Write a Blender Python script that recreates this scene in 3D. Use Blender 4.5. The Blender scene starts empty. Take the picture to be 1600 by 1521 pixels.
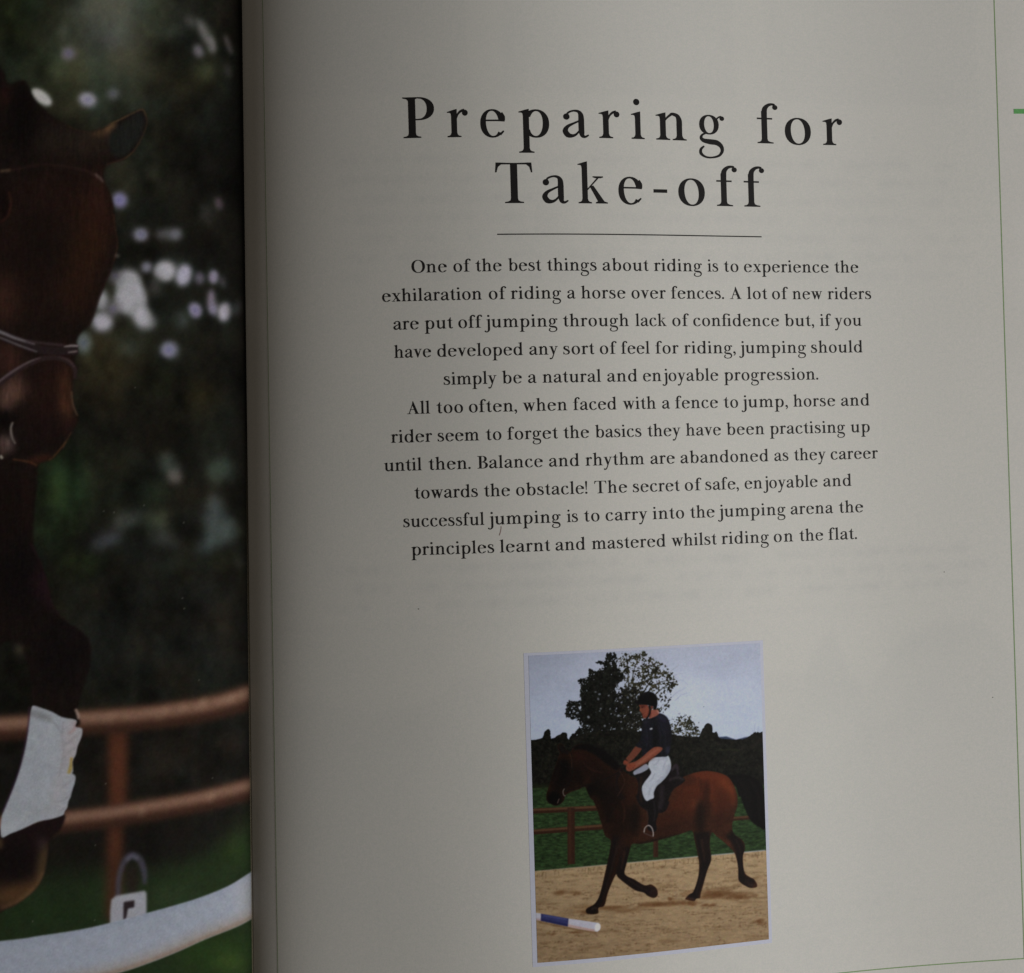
import bpy, math
import numpy as np
from mathutils import Matrix
from mathutils.geometry import delaunay_2d_cdt

# ------------------------------------------------------------------ camera, world, light, exposure
MM = 0.001
FPX, PCX, PCY, CAM_H = 2200.0, 800.0, 760.5, 355.0          # photograph 1600 x 1521
AX, AY, AZ = (math.radians(a) for a in (0.49668, -5.62000, -1.69809))


def rot(a, b, c):
    ca, sa, cb, sb, cc, sc_ = math.cos(a), math.sin(a), math.cos(b), math.sin(b), math.cos(c), math.sin(c)
    rx = np.array([[1, 0, 0], [0, ca, -sa], [0, sa, ca]])
    ry = np.array([[cb, 0, sb], [0, 1, 0], [-sb, 0, cb]])
    rz = np.array([[cc, -sc_, 0], [sc_, cc, 0], [0, 0, 1]])
    return rz @ ry @ rx


CAMR = rot(AX, AY, AZ)
scene = bpy.context.scene
col = scene.collection
cam_data = bpy.data.cameras.new('camera')
cam_data.sensor_width = 36.0
cam_data.lens = 36.0 * FPX / 1600.0
cam_data.clip_start, cam_data.clip_end = 0.01, 100.0
cam = bpy.data.objects.new('camera', cam_data)
col.objects.link(cam)
cam.matrix_world = Matrix.Translation((0, 0, CAM_H * MM)) @ Matrix(CAMR.tolist()).to_4x4()
scene.camera = cam

world = bpy.data.worlds.new('World')
scene.world = world
world.use_nodes = True
bg = world.node_tree.nodes['Background']
bg.inputs[0].default_value = (1.0, 0.87, 0.70, 1)
bg.inputs[1].default_value = 0.055

# the window the book lies beside: low, to the right
ld = bpy.data.lights.new('window_light', 'AREA')
ld.shape = 'RECTANGLE'
ld.size, ld.size_y = 0.65, 0.34
ld.energy = 15.0
ld.color = (1.0, 0.985, 0.95)
lo = bpy.data.objects.new('window_light', ld)
col.objects.link(lo)
el, az, dist = math.radians(19.0), math.radians(-10.0), 1.15
lp = np.array([math.cos(el) * math.cos(az), math.cos(el) * math.sin(az), math.sin(el)]) * dist
lo.location = (0.05 + lp[0], lp[1], lp[2])
from mathutils import Vector
lo.rotation_euler = Vector((-lp[0], -lp[1], -lp[2])).to_track_quat('-Z', 'Y').to_euler()

scene.view_settings.view_transform = 'Standard'
scene.view_settings.look = 'None'
scene.view_settings.exposure = 0.0
scene.view_settings.gamma = 1.0
scene.view_settings.use_curve_mapping = False

# ------------------------------------------------------------------ the curved paper
KX = np.array([-45, -25, 0, 30, 60, 95, 130, 175.0])
KZ = np.array([-3.4309, -1.9872, 0, 1.5958, 0, -4.9112, -9.1306, -10.2])


def spline_moments(k, z):
    n, h = len(k), np.diff(k)
    a, b_ = np.eye(n), np.zeros(n)
    for i in range(1, n - 1):
        a[i, i - 1], a[i, i], a[i, i + 1] = h[i - 1] / 6, (h[i - 1] + h[i]) / 3, h[i] / 6
        b_[i] = (z[i + 1] - z[i]) / h[i] - (z[i] - z[i - 1]) / h[i - 1]
    return np.linalg.solve(a, b_)


KM = spline_moments(KX, KZ)
TOP_Y, BOT_Y = 150.0, -142.0
R_EDGE, L_EDGE = 188.0, -255.0


def gutter(y):
    return -31.68 + 0.015 * np.asarray(y, float)


def profile(x):
    x = np.asarray(x, float)
    xc = np.clip(x, KX[0], KX[-1])
    i = np.clip(np.searchsorted(KX, xc) - 1, 0, len(KX) - 2)
    h = KX[i + 1] - KX[i]
    a, b_ = (KX[i + 1] - xc) / h, (xc - KX[i]) / h
    return a * KZ[i] + b_ * KZ[i + 1] + ((a ** 3 - a) * KM[i] + (b_ ** 3 - b_) * KM[i + 1]) * h * h / 6


def fold_drop(d, y):
    """depth of the sheet below its open profile, d mm from the fold; tighter towards the foot of the book"""
    y = np.clip(np.asarray(y, float), -130, 130)
    return (3.9 + 1.1 * y / 126) * np.exp(-d / (10.5 + 3.5 * y / 126)) + (0.42 + 0.5 * y / 126) * np.exp(-d / 2.6) + 0.22 * np.exp(-d / 0.8)


def z_right(x, y):
    return profile(x) - fold_drop(np.maximum(np.asarray(x) - gutter(y), 0), y)


def z_left(x, y):
    g = gutter(y)
    d = np.maximum(g - np.asarray(x), 0)
    zg = profile(g) - fold_drop(0.0, y)
    return zg + 1.3 * (1 - np.exp(-d / 12.0)) + 0.15 * d - 0.0003 * d * d


def to_px(x, y, z):
    q = np.stack([x, y, z - CAM_H], -1) @ CAMR
    d = -q[..., 2]
    return PCX + FPX * q[..., 0] / d, PCY - FPX * q[..., 1] / d


# ------------------------------------------------------------------ materials
def lin(c):
    c = np.asarray(c, float) / 255.0
    return np.where(c <= 0.04045, c / 12.92, ((np.maximum(c, 0) + 0.055) / 1.055) ** 2.4)


def new_mat(name, base=(0.5, 0.5, 0.5), rough=0.5, spec=0.3):
    m = bpy.data.materials.new(name)
    m.use_nodes = True
    b = m.node_tree.nodes['Principled BSDF']
    b.inputs['Base Color'].default_value = (*base, 1)
    b.inputs['Roughness'].default_value = rough
    b.inputs['Specular IOR Level'].default_value = spec
    return m, b


def noise_node(nt, scale, detail, coord, rough=0.5):
    n = nt.nodes.new('ShaderNodeTexNoise')
    n.inputs['Scale'].default_value = scale
    n.inputs['Detail'].default_value = detail
    n.inputs['Roughness'].default_value = rough
    nt.links.new(coord, n.inputs['Vector'])
    return n


def grain(m, b, src, layers, bump=0.0):
    """multiply the colour src by paper/print grain; layers = [(scale, low, high, colour?)]"""
    nt = m.node_tree
    tc = nt.nodes.new('ShaderNodeTexCoord')
    out = src
    last = None
    for scale, lo_, hi_, tint in layers:
        n = noise_node(nt, scale, 2.0, tc.outputs['Object'])
        last = n
        if tint:
            sep = nt.nodes.new('ShaderNodeMix')
            sep.data_type = 'RGBA'
            sep.inputs[0].default_value = tint
            nt.links.new(n.outputs['Fac'], sep.inputs[6])
            nt.links.new(n.outputs['Color'], sep.inputs[7])
            fac = sep.outputs[2]
        else:
            fac = n.outputs['Fac']
        mr = nt.nodes.new('ShaderNodeMapRange')
        mr.data_type = 'FLOAT_VECTOR'
        mr.inputs[7].default_value = (0.25, 0.25, 0.25)
        mr.inputs[8].default_value = (0.75, 0.75, 0.75)
        mr.inputs[9].default_value = (lo_,) * 3
        mr.inputs[10].default_value = (hi_,) * 3
        nt.links.new(fac, mr.inputs[6])
        mx = nt.nodes.new('ShaderNodeMix')
        mx.data_type = 'RGBA'
        mx.blend_type = 'MULTIPLY'
        mx.inputs[0].default_value = 1.0
        nt.links.new(out, mx.inputs[6])
        nt.links.new(mr.outputs[1], mx.inputs[7])
        out = mx.outputs[2]
    nt.links.new(out, b.inputs['Base Color'])
    if bump and last:
        bp = nt.nodes.new('ShaderNodeBump')
        bp.inputs['Strength'].default_value = bump
        bp.inputs['Distance'].default_value = 0.0001
        nt.links.new(last.outputs['Fac'], bp.inputs['Height'])
        nt.links.new(bp.outputs['Normal'], b.inputs['Normal'])


def rgb_node(m, c):
    n = m.node_tree.nodes.new('ShaderNodeRGB')
    n.outputs[0].default_value = (*c, 1)
    return n.outputs[0]


def attr_node(m):
    n = m.node_tree.nodes.new('ShaderNodeVertexColor')
    n.layer_name = 'print'
    return n.outputs['Color']


PAPER = (0.725, 0.715, 0.69)
M = {}
m, b = new_mat('coated_paper', PAPER, 0.36, 0.4)
grain(m, b, rgb_node(m, PAPER), [(60, 0.97, 1.03, 0), (900, 0.975, 1.025, 0.3), (2600, 0.94, 1.06, 0.35)], 0.05)
b.inputs['Coat Weight'].default_value = 0.5
b.inputs['Coat Roughness'].default_value = 0.12
M['paper'] = m
m, b = new_mat('tinted_paper', PAPER, 0.4, 0.35)
grain(m, b, attr_node(m), [(25, 0.985, 1.015, 0.15), (900, 0.975, 1.025, 0.3), (2600, 0.935, 1.065, 0.35)], 0.05)
M['tint'] = m
m, b = new_mat('printed_picture', PAPER, 0.4, 0.16)
grain(m, b, attr_node(m), [(900, 0.985, 1.015, 0.3), (2200, 0.965, 1.035, 0.4)], 0.03)
M['print'] = m
m, b = new_mat('black_ink', (0.012, 0.011, 0.012), 0.38, 0.45)
grain(m, b, rgb_node(m, (0.013, 0.012, 0.013)), [(2600, 0.7, 1.3, 0.2)], 0.05)
M['ink'] = m
m, b = new_mat('green_ink', (0.2, 0.36, 0.13), 0.45, 0.3)
grain(m, b, rgb_node(m, (0.25, 0.38, 0.18)), [(2600, 0.85, 1.15, 0.2)])
M['green'] = m
m, b = new_mat('bright_green_ink', (0.16, 0.42, 0.16), 0.45, 0.3)
grain(m, b, rgb_node(m, (0.14, 0.42, 0.14)), [(2600, 0.85, 1.15, 0.2)])
M['green_tab'] = m
m, b = new_mat('page_edges', (0.6, 0.58, 0.53), 0.8, 0.2)
nt = m.node_tree
tc = nt.nodes.new('ShaderNodeTexCoord')
mp = nt.nodes.new('ShaderNodeMapping')
mp.inputs['Scale'].default_value = (3, 3, 7000)
nt.links.new(tc.outputs['Object'], mp.inputs[0])
n = noise_node(nt, 1.0, 1.0, mp.outputs[0])
cr = nt.nodes.new('ShaderNodeValToRGB')
cr.color_ramp.elements[0].color = (0.34, 0.32, 0.28, 1)
cr.color_ramp.elements[1].color = (0.7, 0.68, 0.62, 1)
nt.links.new(n.outputs['Fac'], cr.inputs[0])
nt.links.new(cr.outputs[0], b.inputs['Base Color'])
M['edges'] = m
M['cover'], _ = new_mat('cover_board', (0.03, 0.07, 0.035), 0.4, 0.4)
m, b = new_mat('table_wood', (0.2, 0.12, 0.07), 0.5, 0.3)
nt = m.node_tree
tc = nt.nodes.new('ShaderNodeTexCoord')
mp = nt.nodes.new('ShaderNodeMapping')
mp.inputs['Scale'].default_value = (2, 40, 2)
nt.links.new(tc.outputs['Object'], mp.inputs[0])
n = noise_node(nt, 2.0, 6.0, mp.outputs[0], 0.6)
cr = nt.nodes.new('ShaderNodeValToRGB')
cr.color_ramp.elements[0].color = (0.12, 0.065, 0.035, 1)
cr.color_ramp.elements[1].color = (0.3, 0.19, 0.11, 1)
nt.links.new(n.outputs['Fac'], cr.inputs[0])
nt.links.new(cr.outputs[0], b.inputs['Base Color'])
M['wood'] = m


# ------------------------------------------------------------------ mesh helpers (all lengths in mm)
def make_obj(name, verts, faces, mat, parent=None, colors=None, smooth=True, label=None):
    me = bpy.data.meshes.new(name)
    v = np.asarray(verts, np.float64) * MM
    if isinstance(faces, np.ndarray):
        k = faces.shape[1]
        me.vertices.add(len(v))
        me.vertices.foreach_set('co', v.astype(np.float32).ravel())
        me.loops.add(faces.size)
        me.loops.foreach_set('vertex_index', faces.astype(np.int32).ravel())
        me.polygons.add(len(faces))
        me.polygons.foreach_set('loop_start', np.arange(0, faces.size, k, dtype=np.int32))
        me.polygons.foreach_set('use_smooth', np.full(len(faces), smooth))
        me.update(calc_edges=True)
    else:
        me.from_pydata(v.tolist(), [], faces)
        me.polygons.foreach_set('use_smooth', np.full(len(me.polygons), smooth))
    if colors is not None:
        a = me.color_attributes.new('print', 'FLOAT_COLOR', 'POINT')
        c = np.ones((len(v), 4), np.float32)
        c[:, :3] = colors
        a.data.foreach_set('color', c.ravel())
    me.materials.append(mat)
    o = bpy.data.objects.new(name, me)
    col.objects.link(o)
    if parent:
        o.parent = parent
    if label:
        o['label'] = label
    return o


def grid_faces(ny, nx):
    i = np.arange(ny * nx).reshape(ny, nx)
    return np.stack([i[:-1, :-1], i[:-1, 1:], i[1:, 1:], i[1:, :-1]], -1).reshape(-1, 4)   # y ascending -> normal up


def tidy_pieces(lab2, small):
    """split every label into connected pieces; pieces under `small` faces join their left neighbour"""
    h, w = lab2.shape
    for _ in range(2):
        par = []
        ids = np.zeros((h, w), np.int64)

        def find(i):
            while par[i] != i:
                par[i] = par[par[i]]
                i = par[i]
            return i
        prev = []
        for r in range(h):
            row = lab2[r]
            cut = np.flatnonzero(np.diff(row)) + 1
            st, en = np.concatenate([[0], cut]), np.concatenate([cut, [w]])
            cur = []
            j = 0
            for a, b_ in zip(st, en):
                k = len(par)
                par.append(k)
                ids[r, a:b_] = k
                v = row[a]
                for pa, pb, pv, pk in prev:
                    if pa >= b_:
                        break
                    if pb > a and pv == v:
                        par[find(k)] = find(pk)
                cur.append((a, b_, v, k))
            prev = cur
        root = np.array([find(i) for i in range(len(par))])
        ids = root[ids]
        u, inv, cnt = np.unique(ids, return_inverse=True, return_counts=True)
        inv = inv.reshape(h, w)
        first = np.full(len(u), h * w)
        np.minimum.at(first, inv.ravel(), np.arange(h * w))
        flat = lab2.ravel().copy()
        for i in np.flatnonzero(cnt < small):
            f0 = first[i]
            flat[inv.ravel() == i] = flat[f0 - 1] if f0 % w else flat[max(f0 - w, 0)]
        lab2 = flat.reshape(h, w)
    return lab2, inv


def subset(verts, colors, faces):
    used = np.unique(faces)
    remap = np.zeros(len(verts), np.int64)
    remap[used] = np.arange(len(used))
    return verts[used], colors[used], remap[faces]


# ------------------------------------------------------------------ painting of the printed pictures
rng = np.random.default_rng(7)


def blur(a, s):
    if s <= 0.15:
        return a
    r = max(1, int(math.ceil(2.6 * s)))
    k = np.exp(-0.5 * (np.arange(-r, r + 1) / s) ** 2)
    k /= k.sum()
    for ax in (0, 1):
        pad = [(0, 0)] * a.ndim
        pad[ax] = (r, r)
        p = np.pad(a, pad, mode='edge')
        o = np.zeros_like(a)
        for j, w in enumerate(k):
            sl = [slice(None)] * a.ndim
            sl[ax] = slice(j, j + a.shape[ax])
            o += w * p[tuple(sl)]
        a = o
    return a


def vnoise(h, w, cell, cellx=None):
    cy, cx = cell, cellx or cell
    gy, gx = int(h / cy) + 3, int(w / cx) + 3
    g = rng.random((gy, gx))
    y, x = np.arange(h) / cy, np.arange(w) / cx
    iy, ix = y.astype(int), x.astype(int)
    fy, fx = y - iy, x - ix
    fy, fx = (fy * fy * (3 - 2 * fy))[:, None], (fx * fx * (3 - 2 * fx))[None]
    a = g[iy][:, ix] * (1 - fy) * (1 - fx) + g[iy][:, ix + 1] * (1 - fy) * fx + g[iy + 1][:, ix] * fy * (1 - fx) + g[iy + 1][:, ix + 1] * fy * fx
    return a - 0.5


def iso_noise(h, w, size):
    """lattice-free noise: smoothed random grain, std about 0.25"""
    a = blur(rng.normal(size=(h, w)), size * .42)
    return a * (.25 / max(a.std(), 1e-9))


def spline(pts, closed=True, n=6):
    p = np.asarray(pts, float)
    N = len(p)
    out = []
    for i in range(N if closed else N - 1):
        if closed:
            a, b_, c, d = p[i - 1], p[i], p[(i + 1) % N], p[(i + 2) % N]
        else:
            a, b_, c, d = p[max(i - 1, 0)], p[i], p[i + 1], p[min(i + 2, N - 1)]
        for t in np.arange(n) / n:
            out.append(0.5 * ((2 * b_) + (c - a) * t + (2 * a - 5 * b_ + 4 * c - d) * t * t + (3 * b_ - a - 3 * c + d) * t ** 3))
    if not closed:
        out.append(p[-1])
    return np.array(out)


class Canvas:
    def __init__(s, x0, y0, x1, y1, res, base):
        s.x0, s.y0, s.res = x0, y0, res
        s.w, s.h = int((x1 - x0) * res), int((y1 - y0) * res)
        s.img = np.zeros((s.h, s.w, 3)) + np.asarray(base, float)
        s.lab = np.zeros((s.h, s.w), np.int16)

    def mask(s, poly, soft):
        """soft-edged mask of a polygon given in photograph pixels; returns (slices, mask)"""
        p = (np.asarray(poly, float) - [s.x0, s.y0]) * s.res
        pad = int(3 * soft * s.res) + 2
        ax, ay = np.floor(p.min(0)).astype(int) - pad
        bx, by = np.ceil(p.max(0)).astype(int) + pad
        ax, ay, bx, by = max(ax, 0), max(ay, 0), min(bx, s.w), min(by, s.h)
        if bx <= ax or by <= ay:
            return None
        SS = 3
        nx, ny = bx - ax, by - ay
        acc = np.zeros((ny, nx))
        xs = ax + np.arange(nx)
        q = np.roll(p, -1, 0)
        for k in range(SS):
            yy = ay + np.arange(ny) + (k + 0.5) / SS
            cov = np.zeros((ny, nx))
            for r in range(ny):
                y = yy[r]
                hit = (p[:, 1] <= y) != (q[:, 1] <= y)
                if not hit.any():
                    continue
                a, b_ = p[hit], q[hit]
                xi = np.sort(a[:, 0] + (y - a[:, 1]) * (b_[:, 0] - a[:, 0]) / (b_[:, 1] - a[:, 1]))
                for j in range(0, len(xi) - 1, 2):
                    cov[r] += np.clip(np.minimum(xi[j + 1], xs + 1) - np.maximum(xi[j], xs), 0, 1)
            acc += cov
        m = np.clip(acc / SS, 0, 1)
        return (slice(ay, by), slice(ax, bx)), blur(m, soft * s.res)

    def comp(s, sm, color, alpha=1.0, label=None, tex=0.0, cell=4, cellx=None):
        if sm is None:
            return
        sl, m = sm
        c = np.asarray(color, float)
        if c.ndim == 1:
            c = np.broadcast_to(c, m.shape + (3,))
        if tex:
            c = c * (1 + tex * (vnoise(*m.shape, cell * s.res, (cellx or cell) * s.res) + 0.6 * vnoise(*m.shape, cell * s.res / 2.3, (cellx or cell) * s.res / 2.3)) * 2)[..., None]
        a = (m * alpha)[..., None]
        s.img[sl] = s.img[sl] * (1 - a) + c * a
        if label is not None:
            s.lab[sl][m > 0.5] = label

    def fill(s, pts, color, soft=0.6, alpha=1.0, label=None, smooth=True, **k):
        s.comp(s.mask(spline(pts) if smooth else pts, soft), color, alpha, label, **k)

    def inside(s, pts, smooth=True, soft=0.8):
        return s.mask(spline(pts) if smooth else pts, soft)

    def blob(s, cx, cy, rx, ry, color, alpha=1.0, soft=2.0, rotd=0, label=None, clip=None):
        t = np.linspace(0, 2 * np.pi, 28, endpoint=False)
        c, n = math.cos(math.radians(rotd)), math.sin(math.radians(rotd))
        x, y = rx * np.cos(t), ry * np.sin(t)
        s.comp_clip(s.mask(np.stack([cx + x * c - y * n, cy + x * n + y * c], 1), soft), color, alpha, label, clip)

    def comp_clip(s, sm, color, alpha, label, clip):
        if sm is None:
            return
        if clip is not None:
            full = np.zeros((s.h, s.w))
            full[clip[0]] = clip[1]
            sm = (sm[0], sm[1] * full[sm[0]])
        s.comp(sm, color, alpha, label)

    def stroke(s, pts, width, color, soft=0.6, alpha=1.0, label=None, clip=None):
        p = spline(pts, False, 8)
        w = np.interp(np.linspace(0, 1, len(p)), np.linspace(0, 1, len(np.atleast_1d(width))), np.atleast_1d(width)) / 2
        d = np.gradient(p, axis=0)
        d /= np.maximum(np.hypot(d[:, 0], d[:, 1]), 1e-6)[:, None]
        nrm = np.stack([-d[:, 1], d[:, 0]], 1)
        s.comp_clip(s.mask(np.concatenate([p + nrm * w[:, None], (p - nrm * w[:, None])[::-1]]), soft), color, alpha, label, clip)

    def sample(s, px, py):
        x = np.clip((px - s.x0) * s.res - 0.5, 0, s.w - 1.001)
        y = np.clip((py - s.y0) * s.res - 0.5, 0, s.h - 1.001)
        ix, iy = x.astype(int), y.astype(int)
        fx, fy = (x - ix)[..., None], (y - iy)[..., None]
        im = s.img
        return im[iy, ix] * (1 - fx) * (1 - fy) + im[iy, ix + 1] * fx * (1 - fy) + im[iy + 1, ix] * (1 - fx) * fy + im[iy + 1, ix + 1] * fx * fy

    def label_at(s, px, py):
        x = np.clip(((px - s.x0) * s.res).astype(int), 0, s.w - 1)
        y = np.clip(((py - s.y0) * s.res).astype(int), 0, s.h - 1)
        return s.lab[y, x]


# ---- the big picture on the left page -------------------------------------------------------------
def paint_left():
    c = Canvas(-800, -190, 412, 1680, 1.0, (24, 24, 20))
    # soft out-of-focus wood, with reflected page sheen painted in at the top
    for _ in range(150):
        x, y = rng.uniform(-800, 400), rng.uniform(-190, 1000)
        v = rng.uniform(0.5, 1.5)
        c.blob(x, y, rng.uniform(15, 60), rng.uniform(15, 50), (26 * v, 28 * v, 20 * v), rng.uniform(.2, .5), 18, rng.uniform(0, 180))
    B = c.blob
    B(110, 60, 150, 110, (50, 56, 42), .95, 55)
    B(175, 20, 58, 60, (112, 116, 106), .9, 30)  # pale haze from here: sheen off the glossy page, put into the print colours
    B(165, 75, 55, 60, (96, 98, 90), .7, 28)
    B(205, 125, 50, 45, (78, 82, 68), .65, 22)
    B(25, 25, 40, 50, (32, 44, 26), .8, 20)
    B(70, 45, 22, 35, (46, 50, 42), .6, 14)
    B(60, 100, 50, 25, (44, 50, 36), .7, 16)
    B(135, 115, 60, 30, (62, 70, 50), .5, 20)
    B(170, 70, 30, 10, (84, 80, 78), .35, 9, 30)
    B(225, 190, 60, 50, (46, 50, 40), .7, 25)
    B(210, 270, 50, 60, (42, 44, 36), .7, 25)
    B(280, 210, 50, 60, (34, 36, 28), .6, 25)
    B(270, 150, 40, 80, (27, 27, 22), .8, 20)
    B(310, 120, 40, 25, (40, 42, 30), .5, 14)
    B(245, 20, 24, 30, (66, 76, 56), .5, 16)
    B(285, 30, 28, 40, (32, 31, 28), .7, 14)
    B(320, 300, 50, 120, (20, 18, 16), .7, 25)
    B(250, 330, 60, 40, (30, 31, 26), .6, 22)
    B(165, 570, 45, 45, (50, 44, 28), .8, 20)
    B(150, 620, 40, 30, (46, 38, 26), .7, 16)
    B(215, 545, 40, 40, (44, 44, 34), .6, 18)
    B(250, 600, 30, 25, (42, 42, 26), .6, 14)
    B(320, 560, 50, 90, (26, 25, 20), .8, 25)
    B(310, 620, 25, 20, (42, 40, 22), .6, 12)
    B(250, 690, 90, 40, (27, 25, 21), .7, 20)
    B(95, 760, 45, 55, (36, 52, 30), .9, 18)
    B(90, 830, 40, 30, (34, 44, 26), .8, 14)
    B(190, 750, 40, 50, (34, 36, 28), .7, 18)
    B(125, 880, 35, 20, (44, 54, 30), .8, 12)
    B(150, 840, 40, 14, (26, 22, 22), .7, 10, -20)
    # grey green blooms low down
    B(262, 728, 15, 20, (84, 94, 86), .8, 7)
    B(272, 744, 12, 12, (112, 106, 102), .8, 5)
    B(345, 738, 22, 20, (74, 86, 74), .75, 9)
    B(335, 800, 15, 30, (92, 102, 104), .8, 8, 12)
    B(350, 830, 28, 20, (90, 100, 98), .75, 8, -20)
    B(325, 850, 26, 12, (78, 86, 84), .7, 8, -30)
    B(200, 812, 26, 14, (72, 80, 78), .75, 8, -25)
    B(165, 846, 26, 9, (82, 82, 90), .75, 7, -25)
    B(245, 815, 18, 18, (66, 78, 64), .7, 8)
    B(262, 846, 30, 14, (66, 72, 72), .75, 9, 25)
    B(285, 880, 30, 14, (54, 62, 52), .6, 9)
    B(240, 770, 22, 22, (48, 60, 44), .6, 9, 40)
    B(220, 870, 30, 24, (30, 30, 28), .7, 10)
    B(375, 872, 7, 20, (80, 86, 78), .7, 5, 8)
    B(345, 880, 24, 12, (44, 50, 32), .6, 8)
    B(295, 822, 14, 26, (20, 20, 18), .8, 8)
    B(385, 820, 12, 60, (22, 24, 18), .9, 8)
    B(230, 990, 130, 80, (31, 31, 28), .8, 30)
    B(330, 960, 50, 70, (24, 23, 21), .7, 20)
    # sky spots between the leaves
    W = (180, 179, 192)
    for x, y, rx, ry, col_, a, so, ro in [
        (107, 84, 10, 9, (126, 120, 136), .95, 3.5, 0), (102, 50, 11, 9, (84, 88, 80), .7, 5, 0), (137, 156, 14, 11, (158, 156, 172), 1, 3, 15),
        (177, 147, 10, 9, (108, 110, 112), .9, 4, 0), (65, 152, 19, 9, (196, 196, 204), 1, 2, 38), (172, 64, 16, 8, (88, 84, 86), .5, 5, 30),
        (297, 34, 6, 12, (100, 94, 92), .7, 4, -30), (318, 50, 7, 22, (126, 122, 126), .8, 3.5, -24), (331, 70, 6, 14, (132, 128, 132), .8, 3, -12),
        (310, 80, 8, 11, (112, 108, 118), .9, 3, -25), (357, 70, 4.5, 17, (108, 100, 104), .8, 2.5, -20), (257, 52, 10, 8, (70, 78, 70), .6, 5, 0),
        (276, 45, 10, 8, (66, 68, 60), .5, 5, 0), (320, 112, 10, 14, (54, 62, 46), .6, 5, 0), (357, 112, 4, 12, (72, 62, 64), .7, 3, -20),
        (350, 20, 10, 18, (48, 42, 38), .5, 5, 0), (187, 313, 11.5, 12, (134, 130, 168), 1, 3, 0), (220, 367, 12, 11, (132, 132, 150), 1, 3.5, 0),
        (262, 366, 20, 8, (96, 96, 106), .8, 4, 0), (275, 367, 9, 9, (116, 116, 130), .8, 3.5, 0), (342, 318, 6, 10, (88, 76, 86), .9, 3, -15),
        (237, 272, 9, 12, (60, 60, 50), .6, 4, 0), (322, 335, 9, 14, (50, 46, 46), .6, 5, 0),
        (200, 440, 20, 18, W, 1, 4, 0), (206, 465, 23, 28, W, 1, 4, -12), (222, 495, 14, 20, W, 1, 4, -25), (195, 470, 16, 18, W, .9, 4, 0),
        (258, 424, 18, 16, W, 1, 3.5, 0), (287, 430, 12, 17, (170, 168, 188), 1, 3, 15), (229, 418, 9, 9, (130, 128, 146), .9, 3, 0),
        (180, 432, 12, 9, (110, 106, 116), .8, 5, 0), (159, 470, 10, 16, (172, 172, 182), .95, 3.5, 0), (160, 503, 16, 15, (178, 176, 194), 1, 3.5, 0),
        (177, 483, 12, 12, (130, 126, 138), .8, 5, 0), (130, 536, 11, 15, (104, 112, 114), .95, 4, 0), (264, 547, 13, 13, (136, 136, 160), 1, 3.5, 0),
        (242, 447, 9, 17, (84, 84, 84), .8, 5, 0), (312, 435, 8, 10, (104, 98, 116), .9, 3, 0), (334, 433, 8, 11, (134, 128, 150), 1, 2.5, 0),
        (348, 441, 5, 10, (86, 82, 94), .8, 3, -20), (305, 485, 10, 12, (140, 134, 162), 1, 2.5, -25), (330, 470, 6, 18, (134, 124, 142), .95, 3, 0),
        (334, 484, 7, 10, (138, 130, 158), .9, 3, 0), (351, 488, 10, 15, (176, 172, 188), 1, 3, 10), (373, 482, 7, 13, (84, 84, 92), .8, 3.5, 10),
        (284, 500, 9, 13, (70, 72, 70), .8, 5, 0), (203, 547, 12, 10, (58, 62, 58), .7, 6, 0), (236, 505, 7, 8, (150, 150, 160), .7, 4, 0)]:
        B(x, y, rx, ry, (np.array(col_) * .35 + np.array((60, 84, 50)) * .5), a * .55, so * 2.4, ro)
        B(x, y, rx, ry, np.minimum(np.array(col_) * 1.13, 215), a, so * 1.25, ro)
        if rx > 9 and max(col_) < 178 and max(col_) > 110:
            B(x, y, rx * .4, ry * .4, np.array(col_) * [.88, .88, 1.0], .7, 2.5, ro)
    # the right margin of the picture falls into deep green-black
    B(390, 330, 22, 420, (14, 12, 11), .9, 14)
    B(385, 640, 18, 150, (16, 15, 13), .85, 12)
    B(384, 1000, 14, 70, (15, 14, 13), .7, 10)
    # lower ground
    c.fill([(-800, 1165), (420, 1130), (420, 1340), (-800, 1340)], (23, 21, 19), 10, .95, smooth=False)
    c.fill([(-800, 1372), (0, 1372), (150, 1362), (260, 1350), (340, 1325), (420, 1280), (420, 1700), (-800, 1700)], (36, 50, 30), 16, .97)
    B(270, 1405, 60, 16, (52, 66, 44), .7, 12)
    B(370, 1330, 24, 18, (40, 58, 28), .7, 12)
    B(80, 1425, 80, 12, (33, 50, 28), .8, 10)
    B(340, 1490, 60, 40, (40, 62, 28), .8, 16)
    B(360, 1505, 26, 14, (66, 88, 40), .7, 10)
    B(230, 1325, 70, 24, (24, 21, 20), .7, 16)
    for _ in range(60):
        x, y = rng.uniform(-800, 400), rng.uniform(1150, 1340)
        B(x, y, rng.uniform(8, 30), rng.uniform(6, 16), (30, 28, 24), rng.uniform(.2, .5), 8)
    # mottled, slightly smeared leaf texture over the whole wood
    mot = .6 * vnoise(c.h, c.w, 60, 45) + .5 * vnoise(c.h, c.w, 30, 24) + .28 * vnoise(c.h, c.w, 15, 12) + .08 * vnoise(c.h, c.w, 7, 7)
    yyy = np.arange(c.h)[:, None] + c.y0
    mot = mot * np.clip((1400 - yyy) / 200, .3, 1)
    tintn = vnoise(c.h, c.w, 40, 34)
    lum = c.img.mean(2, keepdims=True)
    amt = np.clip(1.15 - lum / 105, 0, 1)
    c.img = c.img * (1 + amt * 1.15 * mot[..., None]) * (1 + amt * tintn[..., None] * np.array([.2, .0, -.14]) * np.clip((1400 - yyy[..., None]) / 150, .2, 1)) + amt * np.array([3.0, 3.2, 2.2])
    # ---- fence (label 3)
    post = (88, 50, 36)
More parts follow.
